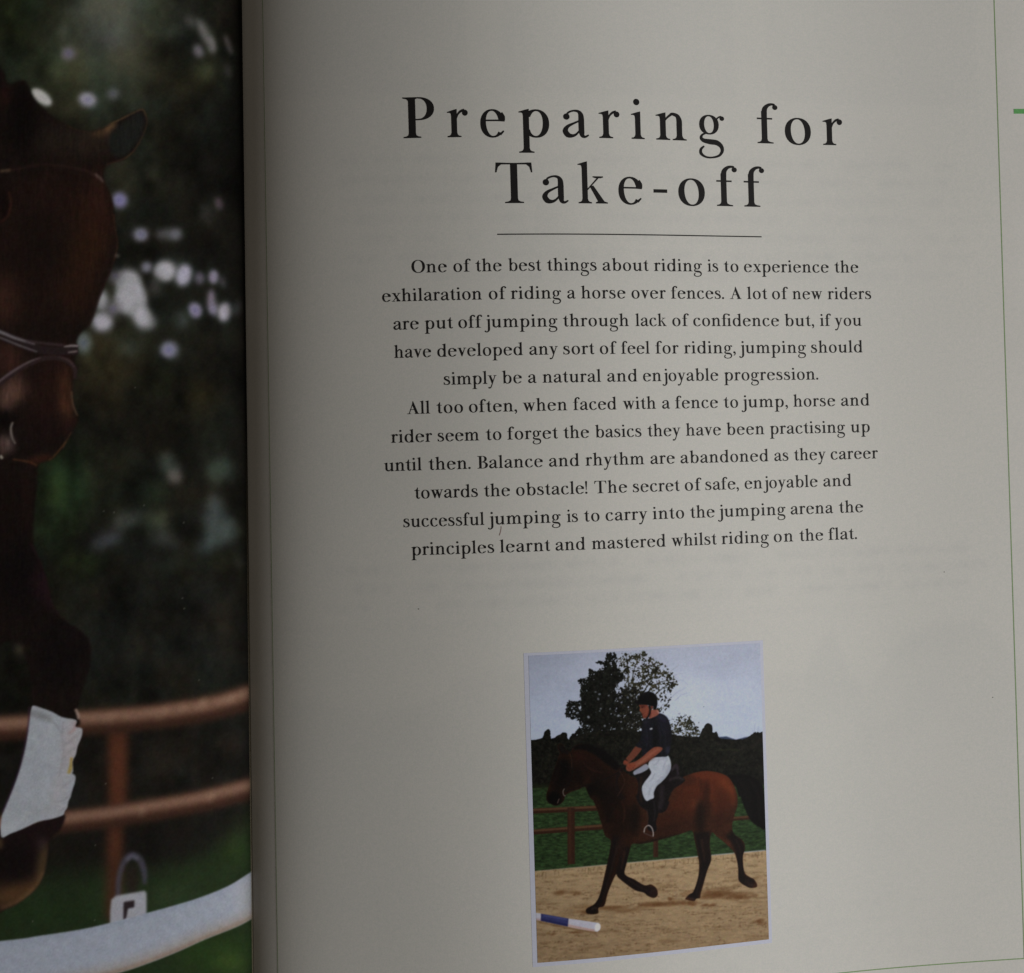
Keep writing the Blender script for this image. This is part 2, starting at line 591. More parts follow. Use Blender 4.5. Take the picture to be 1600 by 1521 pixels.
    c.fill([(168, 1140), (200, 1140), (198, 1265), (170, 1265)], post, 6, .9, 3, smooth=False)
    c.fill([(166, 1285), (194, 1285), (190, 1440), (165, 1440)], (78, 45, 33), 6, .85, 3, smooth=False)
    B(184, 1205, 8, 50, (104, 60, 42), .6, 6)
    B(180, 1320, 8, 26, (96, 56, 40), .5, 5)

    def rail(pts, w, lo_):
        c.stroke(pts, w, (82, 53, 41), 5.0, 1, lo_)
        p = np.array(pts, float)
        c.stroke(p + [0, -.10 * w], w * .52, (134, 100, 84), 6.0, .95)
        c.stroke(p + [0, -.2 * w], w * .22, (168, 134, 116), 4.6, .65)
        c.stroke(p + [0, .38 * w], w * .30, (52, 32, 26), 5, .8)
    rail([(-800, 1148), (-300, 1145), (0, 1137), (70, 1132), (135, 1128), (225, 1121), (300, 1111), (345, 1102), (405, 1084)], 36, 3)
    rail([(-800, 1310), (-300, 1302), (0, 1292), (60, 1290), (100, 1284), (180, 1274), (290, 1256), (345, 1244), (405, 1228)], 31, 3)
    for x, y, a in [(318, 1097, .8), (172, 1122, .5), (286, 1104, .4), (380, 1084, .5), (258, 1112, .5), (362, 1092, .5), (330, 1246, .9), (222, 1268, .7), (250, 1120, .4)]:
        B(x, y, 5, 9, (196, 166, 140), .35 * a, 4, 25)
        B(x + 12, y + 3, 5, 8, (96, 62, 48), .35 * a, 4, 20)
    # ---- horse (label 1)
    head = [(-420, 60), (-160, 40), (-60, 70), (0, 106), (10, 128), (17, 131), (34, 126), (42, 130), (54, 156), (80, 180), (106, 196), (132, 206),
            (160, 201), (178, 190), (205, 177), (222, 170), (228, 178), (229, 195), (222, 215), (210, 236), (196, 249), (180, 254), (167, 259),
            (161, 272), (164, 286), (172, 304), (178, 330), (181, 360), (185, 384), (179, 408), (167, 438), (157, 462), (150, 482), (140, 508),
            (126, 520), (119, 534), (121, 548), (116, 562), (119, 580), (114, 600), (114, 625), (119, 643), (123, 652), (120, 664), (112, 676),
            (104, 690), (98, 702), (84, 716), (70, 722), (60, 728), (58, 760), (53, 800), (52, 850), (60, 872), (71, 902), (83, 946), (101, 970),
            (125, 986), (139, 1002), (142, 1030), (135, 1060), (127, 1085), (121, 1110), (121, 1135), (55, 1120), (50, 1085), (46, 1050), (30, 1010),
            (0, 1010), (-80, 1100), (-420, 1150)]
    hm = c.inside(head, soft=1.9)
    c.comp(hm, (26, 19, 17), 1, 1, tex=.10, cell=14)
    H = dict(clip=hm)
    B(110, 222, 60, 26, (42, 34, 29), .85, 12, 0, **H)
    B(35, 185, 22, 55, (15, 11, 11), .9, 10, 0, **H)
    B(150, 225, 26, 18, (46, 36, 30), .8, 9, 0, **H)
    B(8, 150, 7, 16, (46, 24, 22), .8, 5, 0, **H)
    # forehead and cheek
    B(120, 320, 60, 60, (38, 23, 19), .85, 24, 0, **H)
    B(150, 350, 24, 66, (52, 30, 21), .85, 13, 0, **H)
    B(130, 395, 26, 34, (53, 32, 20), .7, 13, 0, **H)
    B(155, 300, 12, 40, (50, 28, 24), .7, 8, 0, **H)
    B(60, 300, 40, 30, (38, 23, 20), .8, 16, 0, **H)
    B(12, 390, 40, 70, (42, 26, 22), .6, 24, 0, **H)
    B(55, 400, 40, 60, (26, 17, 15), .7, 20, 0, **H)
    B(120, 450, 32, 46, (52, 30, 21), .8, 16, 10, **H)
    B(10, 470, 22, 40, (78, 48, 38), .7, 12, 0, **H)
    B(60, 470, 34, 50, (38, 24, 20), .7, 18, 0, **H)
    B(8, 320, 10, 22, (22, 12, 12), .9, 4, 0, **H)
    c.stroke([(0, 348), (12, 338), (17, 318), (14, 300)], [2, 4, 3], (66, 38, 30), 1.6, .8, clip=hm)
    c.stroke([(0, 268), (20, 266), (60, 258), (100, 260), (140, 269), (162, 286)], [4, 3, 3, 4, 5], (58, 38, 35), 1.8, .55, clip=hm)
    c.stroke([(0, 268), (16, 266)], 4, (110, 92, 70), 1.4, .6, clip=hm)
    c.stroke([(148, 272), (157, 279), (162, 285)], [3, 4, 2], (120, 102, 96), 1.4, .7, clip=hm)
    # lower face and muzzle
    B(95, 560, 30, 30, (40, 23, 20), .8, 14, 0, **H)
    B(75, 620, 30, 50, (42, 24, 20), .85, 14, 0, **H)
    B(14, 560, 24, 30, (74, 44, 37), .75, 12, 0, **H)
    B(22, 610, 18, 22, (118, 84, 72), .85, 9, 20, **H)
    B(8, 625, 10, 22, (108, 80, 72), .8, 7, 0, **H)
    B(102, 610, 10, 40, (76, 46, 33), .85, 7, 0, **H)
    B(104, 640, 8, 20, (88, 54, 38), .7, 6, -15, **H)
    B(105, 665, 12, 16, (52, 30, 26), .7, 6, 0, **H)
    B(70, 670, 30, 26, (30, 18, 18), .8, 12, 0, **H)
    B(8, 655, 12, 14, (14, 10, 10), .9, 5, 0, **H)
    B(62, 718, 22, 7, (62, 34, 24), .8, 4, -10, **H)
    B(10, 694, 11, 13, (118, 98, 96), .9, 6, -25, **H)
    B(4, 700, 6, 14, (78, 58, 54), .8, 4, 0, **H)
    c.stroke([(20, 660), (17, 670), (19, 684), (24, 694)], [3, 3.5, 2.5], (138, 130, 124), 1.0, .85, clip=hm)
    c.stroke([(0, 712), (4, 717)], 4, (176, 170, 160), 1.0, .9, clip=hm)
    c.stroke([(20, 718), (45, 722), (58, 728)], 2.5, (96, 58, 40), 1.2, .8, clip=hm)
    # chest and foreleg, almost black
    B(20, 790, 40, 50, (24, 16, 14), .9, 14, 0, **H)
    B(42, 780, 6, 50, (36, 22, 20), .7, 5, 0, **H)
    B(30, 900, 50, 60, (16, 12, 13), .9, 18, 0, **H)
    B(70, 920, 16, 34, (38, 22, 28), .8, 8, -22, **H)
    B(95, 1020, 40, 60, (17, 13, 14), .9, 16, 0, **H)
    B(120, 990, 20, 16, (24, 17, 18), .7, 9, 35, **H)
    c.stroke([(48, 850), (60, 870), (71, 902), (83, 945), (100, 968)], 3, (54, 30, 36), 1.6, .6, clip=hm)
    # rim light
    for pts, w_, k_, a in [([(150, 200), (178, 191), (205, 178), (222, 171), (228, 180)], 2.8, (118, 94, 66), .8),
                           ([(228, 178), (230, 195), (222, 216), (209, 237), (196, 248)], 2.8, (108, 78, 54), .8),
                           ([(196, 248), (180, 254), (167, 258)], 2.5, (82, 50, 40), .8), ([(106, 196), (128, 205), (150, 202)], 3, (62, 46, 32), .7),
                           ([(112, 612), (115, 634), (122, 650)], 2.5, (140, 112, 84), .75), ([(112, 676), (104, 690), (98, 701)], 2.5, (120, 86, 58), .6),
                           ([(104, 690), (84, 714), (76, 720)], 2.5, (104, 70, 42), .8), ([(178, 335), (181, 360), (184, 384), (178, 410)], 3, (74, 48, 36), .7),
                           ([(178, 410), (160, 455), (150, 484), (139, 509)], 2.5, (56, 30, 34), .7), ([(118, 577), (119, 590), (114, 605)], 2, (80, 60, 54), .7)]:
        c.stroke(pts, w_, k_, 1.2, a, clip=hm)
    c.fill([(170, 214), (182, 199), (200, 186), (219, 175), (226, 186), (224, 204), (214, 224), (200, 240), (184, 246), (172, 236)], (33, 35, 33), 3.0, .95)
    B(158, 207, 18, 7, (86, 64, 48), .75, 4, -8, **H)
    B(173, 198, 11, 4.5, (122, 94, 66), .8, 3, -30, **H)
    hair = vnoise(c.h, c.w, 10, 1.6) * .5 + vnoise(c.h, c.w, 22, 3) * .5
    full = np.zeros((c.h, c.w))
    full[hm[0]] = hm[1]
    c.img *= 1 + (full * .32 * hair)[..., None]
    B(183, 400, 4, 3, (150, 140, 128), .5, 2)
    # bridle (label 4)
    c.stroke([(-60, 500), (0, 523), (30, 535), (60, 546), (92, 549), (121, 546)], [17, 16, 16, 13, 12, 16], (42, 32, 34), 1.0, 1, 4)
    c.stroke([(-60, 496), (0, 519), (25, 529), (55, 538)], [4, 4.5, 4, 2], (140, 134, 142), 1.2, .85)
    c.stroke([(-60, 508), (0, 528), (30, 540), (58, 550)], [2, 2.5, 3, 2], (120, 112, 116), 1.0, .75)
    c.stroke([(40, 533), (70, 537), (100, 540)], 4, (70, 56, 60), 1.4, .8)
    c.stroke([(100, 542), (112, 540.5), (122, 541)], [2, 4, 3], (150, 140, 142), .9, .85)
    c.stroke([(106, 551), (114, 550), (121, 549)], [2, 3, 3], (136, 122, 122), .9, .8)
    c.stroke([(-60, 655), (-10, 607), (18, 585), (45, 569), (70, 560), (92, 560), (108, 566), (117, 578), (117, 592)], [10, 9, 9, 8, 8, 8, 8, 7, 5], (50, 37, 38), 1.0, 1, 4)
    c.stroke([(-60, 652), (-10, 604), (18, 582), (45, 566), (64, 559)], [2, 3, 4, 3, 1], (112, 98, 102), 1.1, .8)
    c.stroke([(92, 558), (108, 564), (117, 575)], [1, 3, 2], (84, 66, 66), 1.1, .8)
    # pastern and hoof below the wrap
    hoof = [(-10, 1310), (30, 1296), (60, 1284), (100, 1272), (95, 1296), (78, 1312), (75, 1335), (70, 1362), (58, 1386), (38, 1405), (12, 1420), (-20, 1424)]
    hh = c.inside(hoof, soft=1.6)
    c.comp(hh, (30, 20, 21), 1, 1)
    G = dict(clip=hh)
    B(30, 1395, 50, 18, (92, 66, 42), .9, 9, -12, **G)
    B(66, 1350, 7, 34, (104, 84, 54), .8, 6, 12, **G)
    B(20, 1345, 34, 34, (20, 15, 15), .9, 10, 0, **G)
    B(66, 1318, 8, 8, (62, 48, 52), .7, 5, 0, **G)
    c.stroke([(0, 1420), (30, 1408), (56, 1386), (70, 1360)], 5, (132, 102, 70), 3, .6, clip=hh)
    B(0, 1318, 4, 10, (110, 88, 60), .6, 3, 0, **G)
    B(30, 1015, 8, 9, (78, 70, 56), .6, 4)
    # ---- white leg wrap (label 2)
    wrap = [(52, 1103), (66, 1107), (82, 1113), (97, 1121), (119, 1126), (117, 1136), (128, 1139), (127, 1152), (121, 1166), (118, 1180), (113, 1190),
            (114, 1206), (112, 1208), (118, 1214), (116, 1226), (113, 1235), (110, 1246), (107, 1252), (105, 1262), (101, 1268), (98, 1274), (80, 1280), (60, 1284),
            (34, 1296), (16, 1303), (4, 1309), (1, 1300), (3, 1275), (12, 1252), (24, 1222), (34, 1190), (41, 1160), (45, 1132), (49, 1108)]
    wm = c.mask(spline(wrap, True, 3), .8)
    c.comp(wm, (174, 180, 192), 1, 2, tex=.014, cell=9)
    Wc = dict(clip=wm)
    B(112, 1160, 14, 50, (182, 176, 182), .8, 6, 8, **Wc)
    B(92, 1240, 14, 40, (178, 178, 186), .7, 6, 12, **Wc)
    B(60, 1118, 24, 5, (132, 134, 138), .8, 3, 18, **Wc)
    B(20, 1290, 30, 8, (186, 192, 202), .7, 5, -24, **Wc)
    B(60, 1270, 36, 8, (168, 172, 180), .6, 6, -14, **Wc)
    for pts in ([(99, 1128), (97, 1150), (99, 1180), (92, 1215)], [(125, 1144), (110, 1158), (100, 1164)], [(119, 1168), (106, 1176), (100, 1186)], [(116, 1216), (104, 1226), (94, 1232)],
                [(112, 1240), (100, 1250), (86, 1254)], [(104, 1262), (92, 1268)], [(70, 1120), (88, 1134), (97, 1150)]):
        c.stroke(pts, 2.4, (152, 148, 156), 1.4, .6, clip=wm)
    c.stroke([(118, 1128), (116, 1140), (108, 1146)], 4, (178, 150, 150), 1.5, .7, clip=wm)
    c.stroke([(112, 1184), (111, 1198), (107, 1209)], [5, 6, 5], (172, 150, 84), 1.1, .9, clip=wm)
    c.stroke([(46, 1104), (44, 1135), (38, 1170), (30, 1202), (18, 1235), (4, 1270)], 3, (62, 40, 66), 1.2, .6)
    c.stroke([(118, 1108), (122, 1117), (123, 1124)], [4, 5, 4], (186, 160, 150), 1.2, .8)
    # ---- cup (label 6) with its dark keeper, and the white pole (label 5)
    c.stroke([(184, 1402), (186, 1372), (194, 1347), (206, 1337), (218, 1343), (225, 1362), (226, 1382)], [7, 8, 9, 11, 11, 10, 6], (78, 76, 92), 2.4, .85)
    c.stroke([(198, 1345), (206, 1338), (216, 1343)], 5, (108, 106, 124), 2, .7)
    B(206, 1376, 10, 24, (44, 32, 32), .8, 5)
    c.fill([(172, 1450), (172, 1424), (174, 1406), (181, 1400), (204, 1396), (226, 1392), (229, 1396), (229, 1440)], (170, 172, 184), 1.6, 1, 6, smooth=False)
    c.fill([(193, 1411), (194, 1409.5), (210, 1407), (210, 1418), (200, 1420), (197, 1436), (192.5, 1439)], (40, 30, 34), 1.3, .95, smooth=False)
    pole_top = [(-800, 1530), (-300, 1500), (0, 1471), (60, 1463), (125, 1453), (170, 1443), (230, 1427), (300, 1407), (350, 1388), (380, 1371), (412, 1349)]
    pole_bot = [(412, 1424), (398, 1433), (370, 1448), (320, 1468), (280, 1486), (240, 1502), (190, 1519), (120, 1536), (0, 1555), (-300, 1590), (-800, 1625)]
    pm = c.mask(np.concatenate([spline(pole_top, False), spline(pole_bot, False)]), 1.0)
    c.comp(pm, (168, 176, 194), 1, 5, tex=.010, cell=14)
    pb_ = np.array(pole_bot, float)
    c.stroke(pb_ + [0, -6], 20, (166, 158, 154), 7, .85, clip=pm)
    c.stroke(pb_ + [0, -2], 6, (142, 116, 96), 3, .8, clip=pm)
    c.stroke(np.array(pole_top, float) + [0, 3], 8, (150, 160, 182), 4, .6, clip=pm)
    B(390, 1400, 20, 30, (182, 182, 186), .6, 10, 0, **dict(clip=pm))
    # white specks
    for x, y in [(287, 817), (285, 935), (288, 951), (311, 1063), (332, 1216), (149, 1321), (51, 1440), (148, 1438), (165, 1225), (162, 799), (211, 606), (178, 801), (225, 790)]:
        c.blob(x, y, .8, 1.3, (140, 140, 132), .7, .6, 30)
    c.img *= (1 + .08 * vnoise(c.h, c.w, 1.7) + .05 * vnoise(c.h, c.w, 9))[..., None]
    c.img += 6 * vnoise(c.h, c.w, 2)[..., None] + 4 * np.stack([vnoise(c.h, c.w, 5), vnoise(c.h, c.w, 5), vnoise(c.h, c.w, 5)], -1)
    c.img = 198 * (np.clip(c.img, 0, 255) / 255) ** 1.02              # printing density
    return c


# ---- the small picture -----------------------------------------------------------------------------
def A(*p):
    return [(800 + x / 3.636, 980 + y / 3.636) for x, y in p]


def Bq(*p):
    return [(800 + x / 3.636, 1240 + y / 3.636) for x, y in p]


def paint_small():
    c = Canvas(800, 985, 1225, 1525, 2.0, (170, 174, 188))
    yy, xx = np.mgrid[0:c.h, 0:c.w]
    px, py = 800 + xx / 2.0, 985 + yy / 2.0
    # sky
    t = np.clip((py - 1010) / 140, 0, 1)[..., None]
    side = np.clip((px - 830) / 360, 0, 1)[..., None]
    sky = np.array([160, 166, 184]) * (1 - t) + np.array([168, 178, 200]) * t
    sky = sky + 12 * np.exp(-((px - 1080) / 90) ** 2 - ((py - 1100) / 45) ** 2)[..., None] - 10 * np.exp(-((px - 840) / 60) ** 2 - ((py - 1020) / 40) ** 2)[..., None]
    sky = sky + 8 * (vnoise(c.h, c.w, 60, 130) + .5 * vnoise(c.h, c.w, 24, 60))[..., None]
    c.img = sky * 1.13
    c.lab[:] = 1
    S = lambda pts, colr, soft=.5, alpha=1, label=None, **k: c.fill(pts, colr, soft, alpha, label, **k)
    # far hills
    S([(1050, 1165), (1075, 1155), (1110, 1153), (1135, 1151), (1150, 1156), (1165, 1152), (1195, 1149), (1215, 1150), (1215, 1200), (1050, 1200)], (62, 72, 98), .6, 1, 2, smooth=False)
    # bare twigs right
    for pts in (A((905, 400), (940, 370), (990, 345)), A((915, 330), (960, 300), (1000, 330)), A((890, 260), (930, 230), (950, 215)), A((900, 300), (935, 270), (985, 262)), A((925, 420), (965, 385), (1015, 372)),
                A((1380, 610), (1378, 570), (1388, 535)), A((1372, 600), (1362, 575)), A((1395, 600), (1402, 565))):
        c.stroke(pts, [.9, .3], (128, 130, 140), .6, .5)
    # trees: ragged leaf masses cut by noise, sky showing through
    def D(*p):
        return [(870 + x / 7.27, 1010 + y / 7.27) for x, y in p]

    def foliage(poly, dens, soft, colr, label, cell=1.5, amp=.9, var=.35, grad=None):
        sm = c.mask(spline(poly, True, 4), soft)
        sl, m = sm
        hh, ww = m.shape
        k = cell * 2
        n = .9 * iso_noise(hh, ww, k) + .8 * iso_noise(hh, ww, k * 1.9) + .55 * iso_noise(hh, ww, k * 4)
        d = m * dens if grad is None else m * grad(px[sl], py[sl])
        a_ = np.clip((d + amp * n * (.35 + .65 * np.clip(m * 1.5, 0, 1)) - .5) / .24 + .5, 0, 1)
        t_ = np.clip(1 + var * 2 * (iso_noise(hh, ww, 3) + iso_noise(hh, ww, 8)), .3, 3)
        c.comp((sl, a_), np.asarray(colr, float) * t_[..., None], 1, label)

    for pts in (D((840, 1000), (825, 700), (815, 420), (800, 220), (790, 90)), D((850, 900), (870, 500), (860, 380), (880, 260), (930, 130)), D((900, 700), (1000, 500), (1080, 380), (1180, 220)),
                D((900, 800), (1050, 620), (1200, 480), (1350, 400)), D((740, 1000), (745, 760), (730, 560)), D((1000, 560), (1150, 420), (1330, 380))):
        c.stroke(pts, [2.4, .5], (44, 42, 36), .45, .95, 3)
    right = D((720, 110), (790, 68), (880, 90), (960, 66), (1030, 76), (1110, 150), (1200, 195), (1270, 265), (1375, 390), (1385, 440), (1310, 520), (1305, 620), (1250, 730), (1160, 770), (960, 1010), (740, 980), (720, 600), (755, 450), (790, 420), (700, 260))
    foliage(right, .5, 2.2, (50, 49, 38), 3, 1.6, 1.0, .4, lambda x, y: .47 + .36 * np.clip((y - 1060) / 30, 0, 1) * np.clip((1012 - x) / 25, 0, 1) + .1 * np.exp(-((x - 1010) / 20) ** 2 - ((y - 1040) / 22) ** 2))
    left = D((575, 76), (650, 70), (695, 140), (684, 230), (745, 300), (775, 350), (745, 395), (655, 450), (685, 540), (745, 600), (725, 800), (770, 960), (980, 1010), (980, 1180), (200, 1180), (150, 1040), (230, 960), (265, 870), (200, 835),
             (105, 810), (95, 740), (135, 605), (200, 625), (285, 600), (258, 540), (278, 450), (232, 390), (355, 340), (365, 245), (440, 285), (525, 220), (446, 200), (456, 172), (530, 160))
    foliage(left, .86, 1.6, (27, 28, 25), 3, 1.3, .72, .35)
    foliage(D((700, 520), (800, 450), (960, 480), (985, 700), (980, 1020), (700, 1020)), .74, 4, (30, 30, 26), 3, 1.5, .85, .35)
    foliage(D((480, 300), (700, 320), (640, 600), (700, 900), (300, 900), (300, 500)), .9, 6, (25, 26, 23), 3, 1.5, .6, .35)
    for q in D((485, 545), (440, 520), (488, 735), (500, 710), (605, 712), (370, 910), (405, 945), (360, 805), (660, 965), (545, 905), (740, 935), (720, 585), (805, 580), (845, 560), (910, 600), (810, 880), (860, 890), (735, 640), (590, 560), (470, 600), (730, 860), (660, 780), (700, 790)):
        c.blob(q[0], q[1], rng.uniform(.8, 1.9), rng.uniform(1.0, 2.4), (150, 156, 172), rng.uniform(.55, .95), .5, rng.uniform(0, 180))
    foliage(D((1290, 850), (1350, 815), (1440, 770), (1530, 800), (1600, 900), (1600, 1060), (1290, 1060)), .60, 3.6, (60, 60, 48), 3, 1.3, 1.0, .4)
    # skyline and hedge
    hedge = A((60, 655), (105, 645), (170, 632), (190, 590), (215, 585), (222, 632), (255, 622), (290, 600), (310, 605), (322, 640), (400, 610), (600, 585), (760, 600), (900, 610), (1000, 625), (1062, 620), (1085, 575), (1110, 548), (1135, 560), (1140, 600), (1165, 595), (1178, 630), (1260, 640), (1330, 632), (1375, 600), (1410, 600), (1500, 615), (1500, 1000), (60, 1000))
    foliage(hedge, 1.3, 1.0, (26, 26, 22), 2, 1.6, .5, .3)
    hmk = c.mask(spline(hedge, True, 4), .8)
    for _ in range(300):
        x, y = rng.uniform(90, 1440), rng.uniform(660, 900)
        q = A((x, y))[0]
        v = rng.uniform(.5, 1.7) * (1.25 if x > 900 and y < 780 else 1)
        c.blob(q[0], q[1], rng.uniform(1, 5), rng.uniform(1, 3), (27 * v, 26 * v, 21 * v), .45, 1.0, rng.uniform(0, 180), None, hmk)
    c.stroke(A((1180, 700), (1240, 695), (1290, 702)), 2.4, (60, 64, 40), 1, .55)
    c.stroke(A((1350, 690), (1400, 650), (1420, 640)), 5, (48, 40, 36), 1.5, .5)
    c.stroke(A((90, 905), (200, 902), (400, 908)), 5, (30, 29, 22), 2, .6)
    # grass field
    g = [(815, 1232), (900, 1229), (960, 1230), (1110, 1228), (1215, 1226), (1215, 1335), (1195, 1328.5), (835, 1362), (815, 1364)]
    gm = c.mask(np.array(g), .8)
    c.comp(gm, (47, 66, 40), 1, 4, tex=.26, cell=2, cellx=6)
    for _ in range(500):
        x, y = rng.uniform(825, 1205), rng.uniform(1228, 1360)
        v = rng.uniform(.6, 1.5)
        c.blob(x, y, rng.uniform(1, 4), rng.uniform(.4, 1.2), (50 * v, 70 * v, 42 * v), .5, .6, -4, None, gm)
    for _ in range(260):
        x, y = rng.uniform(825, 1205), rng.uniform(1232, 1355)
        c.blob(x, y, rng.uniform(.4, .8), rng.uniform(.4, .7), (92, 108, 78), rng.uniform(.2, .6), .3, 0, None, gm)
    c.stroke([(820, 1228), (860, 1230), (930, 1231)], 6, (38, 46, 28), 2, .7)
    # fence rails and posts
    for pts, w in ((Bq((90, 102), (250, 95), (520, 82)), 8), (Bq((90, 222), (250, 210), (540, 188)), 8), (Bq((1240, 147), (1300, 141), (1480, 128)), 6)):
        c.stroke(pts, w, (58, 36, 27), .5, 1, 5)
        c.stroke(np.array(pts) + [0, -w * .25], w * .4, (108, 82, 60), .8, .75)
    for pts, w in ((Bq((336, 82), (336, 250), (337, 402)), 11.5), (Bq((817, 262), (817, 362)), 7.5)):
        c.stroke(pts, w, (58, 37, 28), .5, 1, 5)
        c.stroke(np.array(pts) + [-2, 0], w * .3, (78, 52, 38), 1.0, .6)
    # sand
    sand = [(815, 1363), (835, 1361.5), (1195, 1329.5), (1225, 1326), (1225, 1530), (815, 1530)]
    sm = c.mask(np.array(sand), .7)
    t = np.clip((py[sm[0]] - 1335) / 150, 0, 1)[..., None]
    c.comp(sm, np.array([173, 151, 121]) * (1 - t) + np.array([153, 131, 104]) * t, 1, 6, tex=.05, cell=3, cellx=9)
    c.comp(sm, (92, 68, 46), np.clip(vnoise(*sm[1].shape, 4, 16) * .7 + iso_noise(*sm[1].shape, 5) * .5 + vnoise(*sm[1].shape, 9, 60) * .6 - .14, 0, .55), None)
    for _ in range(420):
        x, y = rng.uniform(828, 1205), rng.uniform(1345, 1505)
        d = rng.random() < .55
        c.blob(x, y, rng.uniform(3, 22), rng.uniform(.6, 2.0), (112, 86, 60) if d else (176, 156, 126), rng.uniform(.1, .38), 1.0, rng.uniform(-8, 0), None, sm)
    for cx, cy, rx, ry, al in ((1045, 1412, 60, 7, .5), (1120, 1398, 60, 9, .55), (1165, 1400, 26, 6, .5), (950, 1420, 60, 6, .4), (880, 1395, 30, 5, .35), (862, 1459, 9, 2.2, .6), (898, 1457, 14, 2.0, .6),
                               (1188, 1440, 16, 5, .5), (915, 1425, 20, 3, .6), (1080, 1412, 10, 4, .5), (1048, 1405, 8, 4, .6), (1108, 1415, 14, 3, .6)):
        for _ in range(10):
            c.blob(cx + rng.normal(0, rx * .4), cy + rng.normal(0, ry * .4), rng.uniform(.2, .5) * rx, rng.uniform(.3, .6) * ry, (100, 66, 38), al * .55, 1.0, -5, None, sm)
    for _ in range(50):
        x = rng.uniform(830, 1200)
        c.stroke([(x, 1362 - (x - 835) * .0895 + rng.uniform(1, 3)), (x + rng.normal(0, 1.5), 1362 - (x - 835) * .0895 + rng.uniform(4, 12))], 1, (96, 80, 52), .5, .5, clip=sm)
    # ---- tail (label 8)
    tail = A((1215, 850), (1270, 838), (1330, 840), (1385, 862), (1425, 905), (1434, 985)) + Bq((1440, 60), (1442, 130), (1440, 205), (1400, 188), (1358, 155), (1325, 90), (1300, 20)) + A((1288, 960), (1268, 900))
    tm = c.mask(spline(tail), .7)
    c.comp(tm, (14, 12, 13), 1, 8, tex=.2, cell=3)
    for k in range(16):
        x = rng.uniform(1280, 1420)
        c.stroke(A((x - 40, 860), (x, 920)) + Bq((x + 15, 40), (x + 20, 150)), 1.2, (28, 24, 24), .8, .4, clip=tm)
    # ---- horse (label 7)
    ho = A((262, 668), (283, 662), (302, 690), (330, 712), (345, 690), (372, 668), (410, 664), (470, 690), (545, 732), (605, 790), (650, 830), (720, 860), (900, 880), (975, 850), (1045, 826), (1110, 818), (1180, 830), (1232, 856), (1266, 912), (1281, 962)) + \
        Bq((1280, 70), (1264, 120), (1250, 190), (1264, 234), (1300, 258), (1320, 284), (1322, 318), (1312, 352), (1312, 400), (1318, 440), (1328, 460), (1352, 476), (1374, 488), (1392, 516), (1386, 534), (1352, 536), (1325, 524), (1300, 508),
           (1287, 488), (1286, 430), (1276, 372), (1262, 335), (1228, 298), (1162, 242), (1134, 222), (1122, 288), (1132, 372), (1108, 440), (1086, 520), (1072, 570), (1068, 594), (1046, 598), (1034, 612), (990, 604), (985, 597), (1008, 574),
           (1030, 560), (1052, 500), (1062, 450), (1062, 392), (1050, 320), (1036, 260), (1022, 212), (965, 228), (900, 246), (800, 274), (730, 286), (682, 288), (664, 340), (648, 405), (638, 452), (655, 472), (692, 488), (752, 522), (790, 517), (820, 540), (828, 576),
           (806, 594), (772, 582), (748, 563), (700, 550), (640, 508), (602, 476), (590, 460), (562, 520), (542, 572), (524, 638), (490, 650), (488, 682), (430, 684), (420, 664), (432, 650), (468, 630), (494, 590), (514, 520), (532, 440), (552, 350), (562, 270),
           (530, 242), (514, 190), (490, 112), (462, 40)) + A((448, 975), (430, 940), (414, 906), (380, 922), (338, 936), (304, 956), (292, 990), (252, 1014), (206, 996), (195, 962), (206, 918), (240, 812), (262, 745), (272, 715), (262, 690))
    hk = c.mask(spline(ho, True, 4), .5)
    c.comp(hk, (62, 36, 25), 1, 7, tex=.09, cell=4)
    Hc = dict(clip=hk)

    def hb(p, rx, ry, k_, a=.9, soft=3, ro=0):
        c.blob(p[0], p[1], rx / 3.636, ry / 3.636, k_, a, soft, ro, None, hk)
    hb(A((1150, 900))[0], 120, 100, (92, 45, 28), .95, 6)
    hb(A((1110, 845))[0], 100, 24, (102, 50, 32), .85, 3, 4)
    hb(A((1215, 920))[0], 36, 70, (112, 56, 32), .9, 4, -20)
    hb(A((1250, 960))[0], 16, 60, (120, 62, 38), .7, 2.5, -8)
    hb(A((1010, 920))[0], 80, 60, (84, 42, 26), .85, 5)
    hb(A((1000, 880))[0], 50, 18, (60, 32, 24), .6, 3, -14)
    hb(A((1105, 970))[0], 20, 100, (44, 24, 18), .8, 4)
    hb(A((1085, 890))[0], 30, 12, (70, 36, 24), .6, 3)
    hb(A((1185, 960))[0], 26, 60, (72, 36, 24), .7, 4)
    hb(A((1150, 990))[0], 16, 80, (86, 44, 28), .6, 3)
    hb(Bq((1200, 60))[0], 50, 80, (76, 38, 25), .85, 5, 20)
    hb(Bq((1190, 150))[0], 30, 60, (56, 30, 22), .7, 4, 10)
    hb(Bq((985, 70))[0], 90, 70, (78, 39, 25), .85, 5)
    hb(Bq((1040, 60))[0], 24, 30, (100, 56, 36), .7, 3, 30)
    hb(Bq((900, 150))[0], 120, 50, (60, 32, 22), .8, 5, -8)
    hb(Bq((900, 205))[0], 150, 26, (48, 27, 20), .8, 4, -12)
    hb(Bq((860, 262))[0], 180, 14, (22, 16, 14), .8, 2, -12)
    hb(Bq((1000, 185))[0], 60, 14, (66, 38, 28), .6, 3, -18)
    hb(Bq((1070, 140))[0], 30, 100, (28, 18, 15), .85, 4)
    hb(Bq((640, 120))[0], 74, 100, (42, 25, 19), .9, 6)
    hb(Bq((660, 20))[0], 34, 60, (66, 36, 25), .8, 4)
    hb(Bq((600, 110))[0], 36, 40, (58, 32, 23), .7, 4)
    hb(Bq((700, 150))[0], 26, 90, (24, 16, 14), .8, 4, 4)
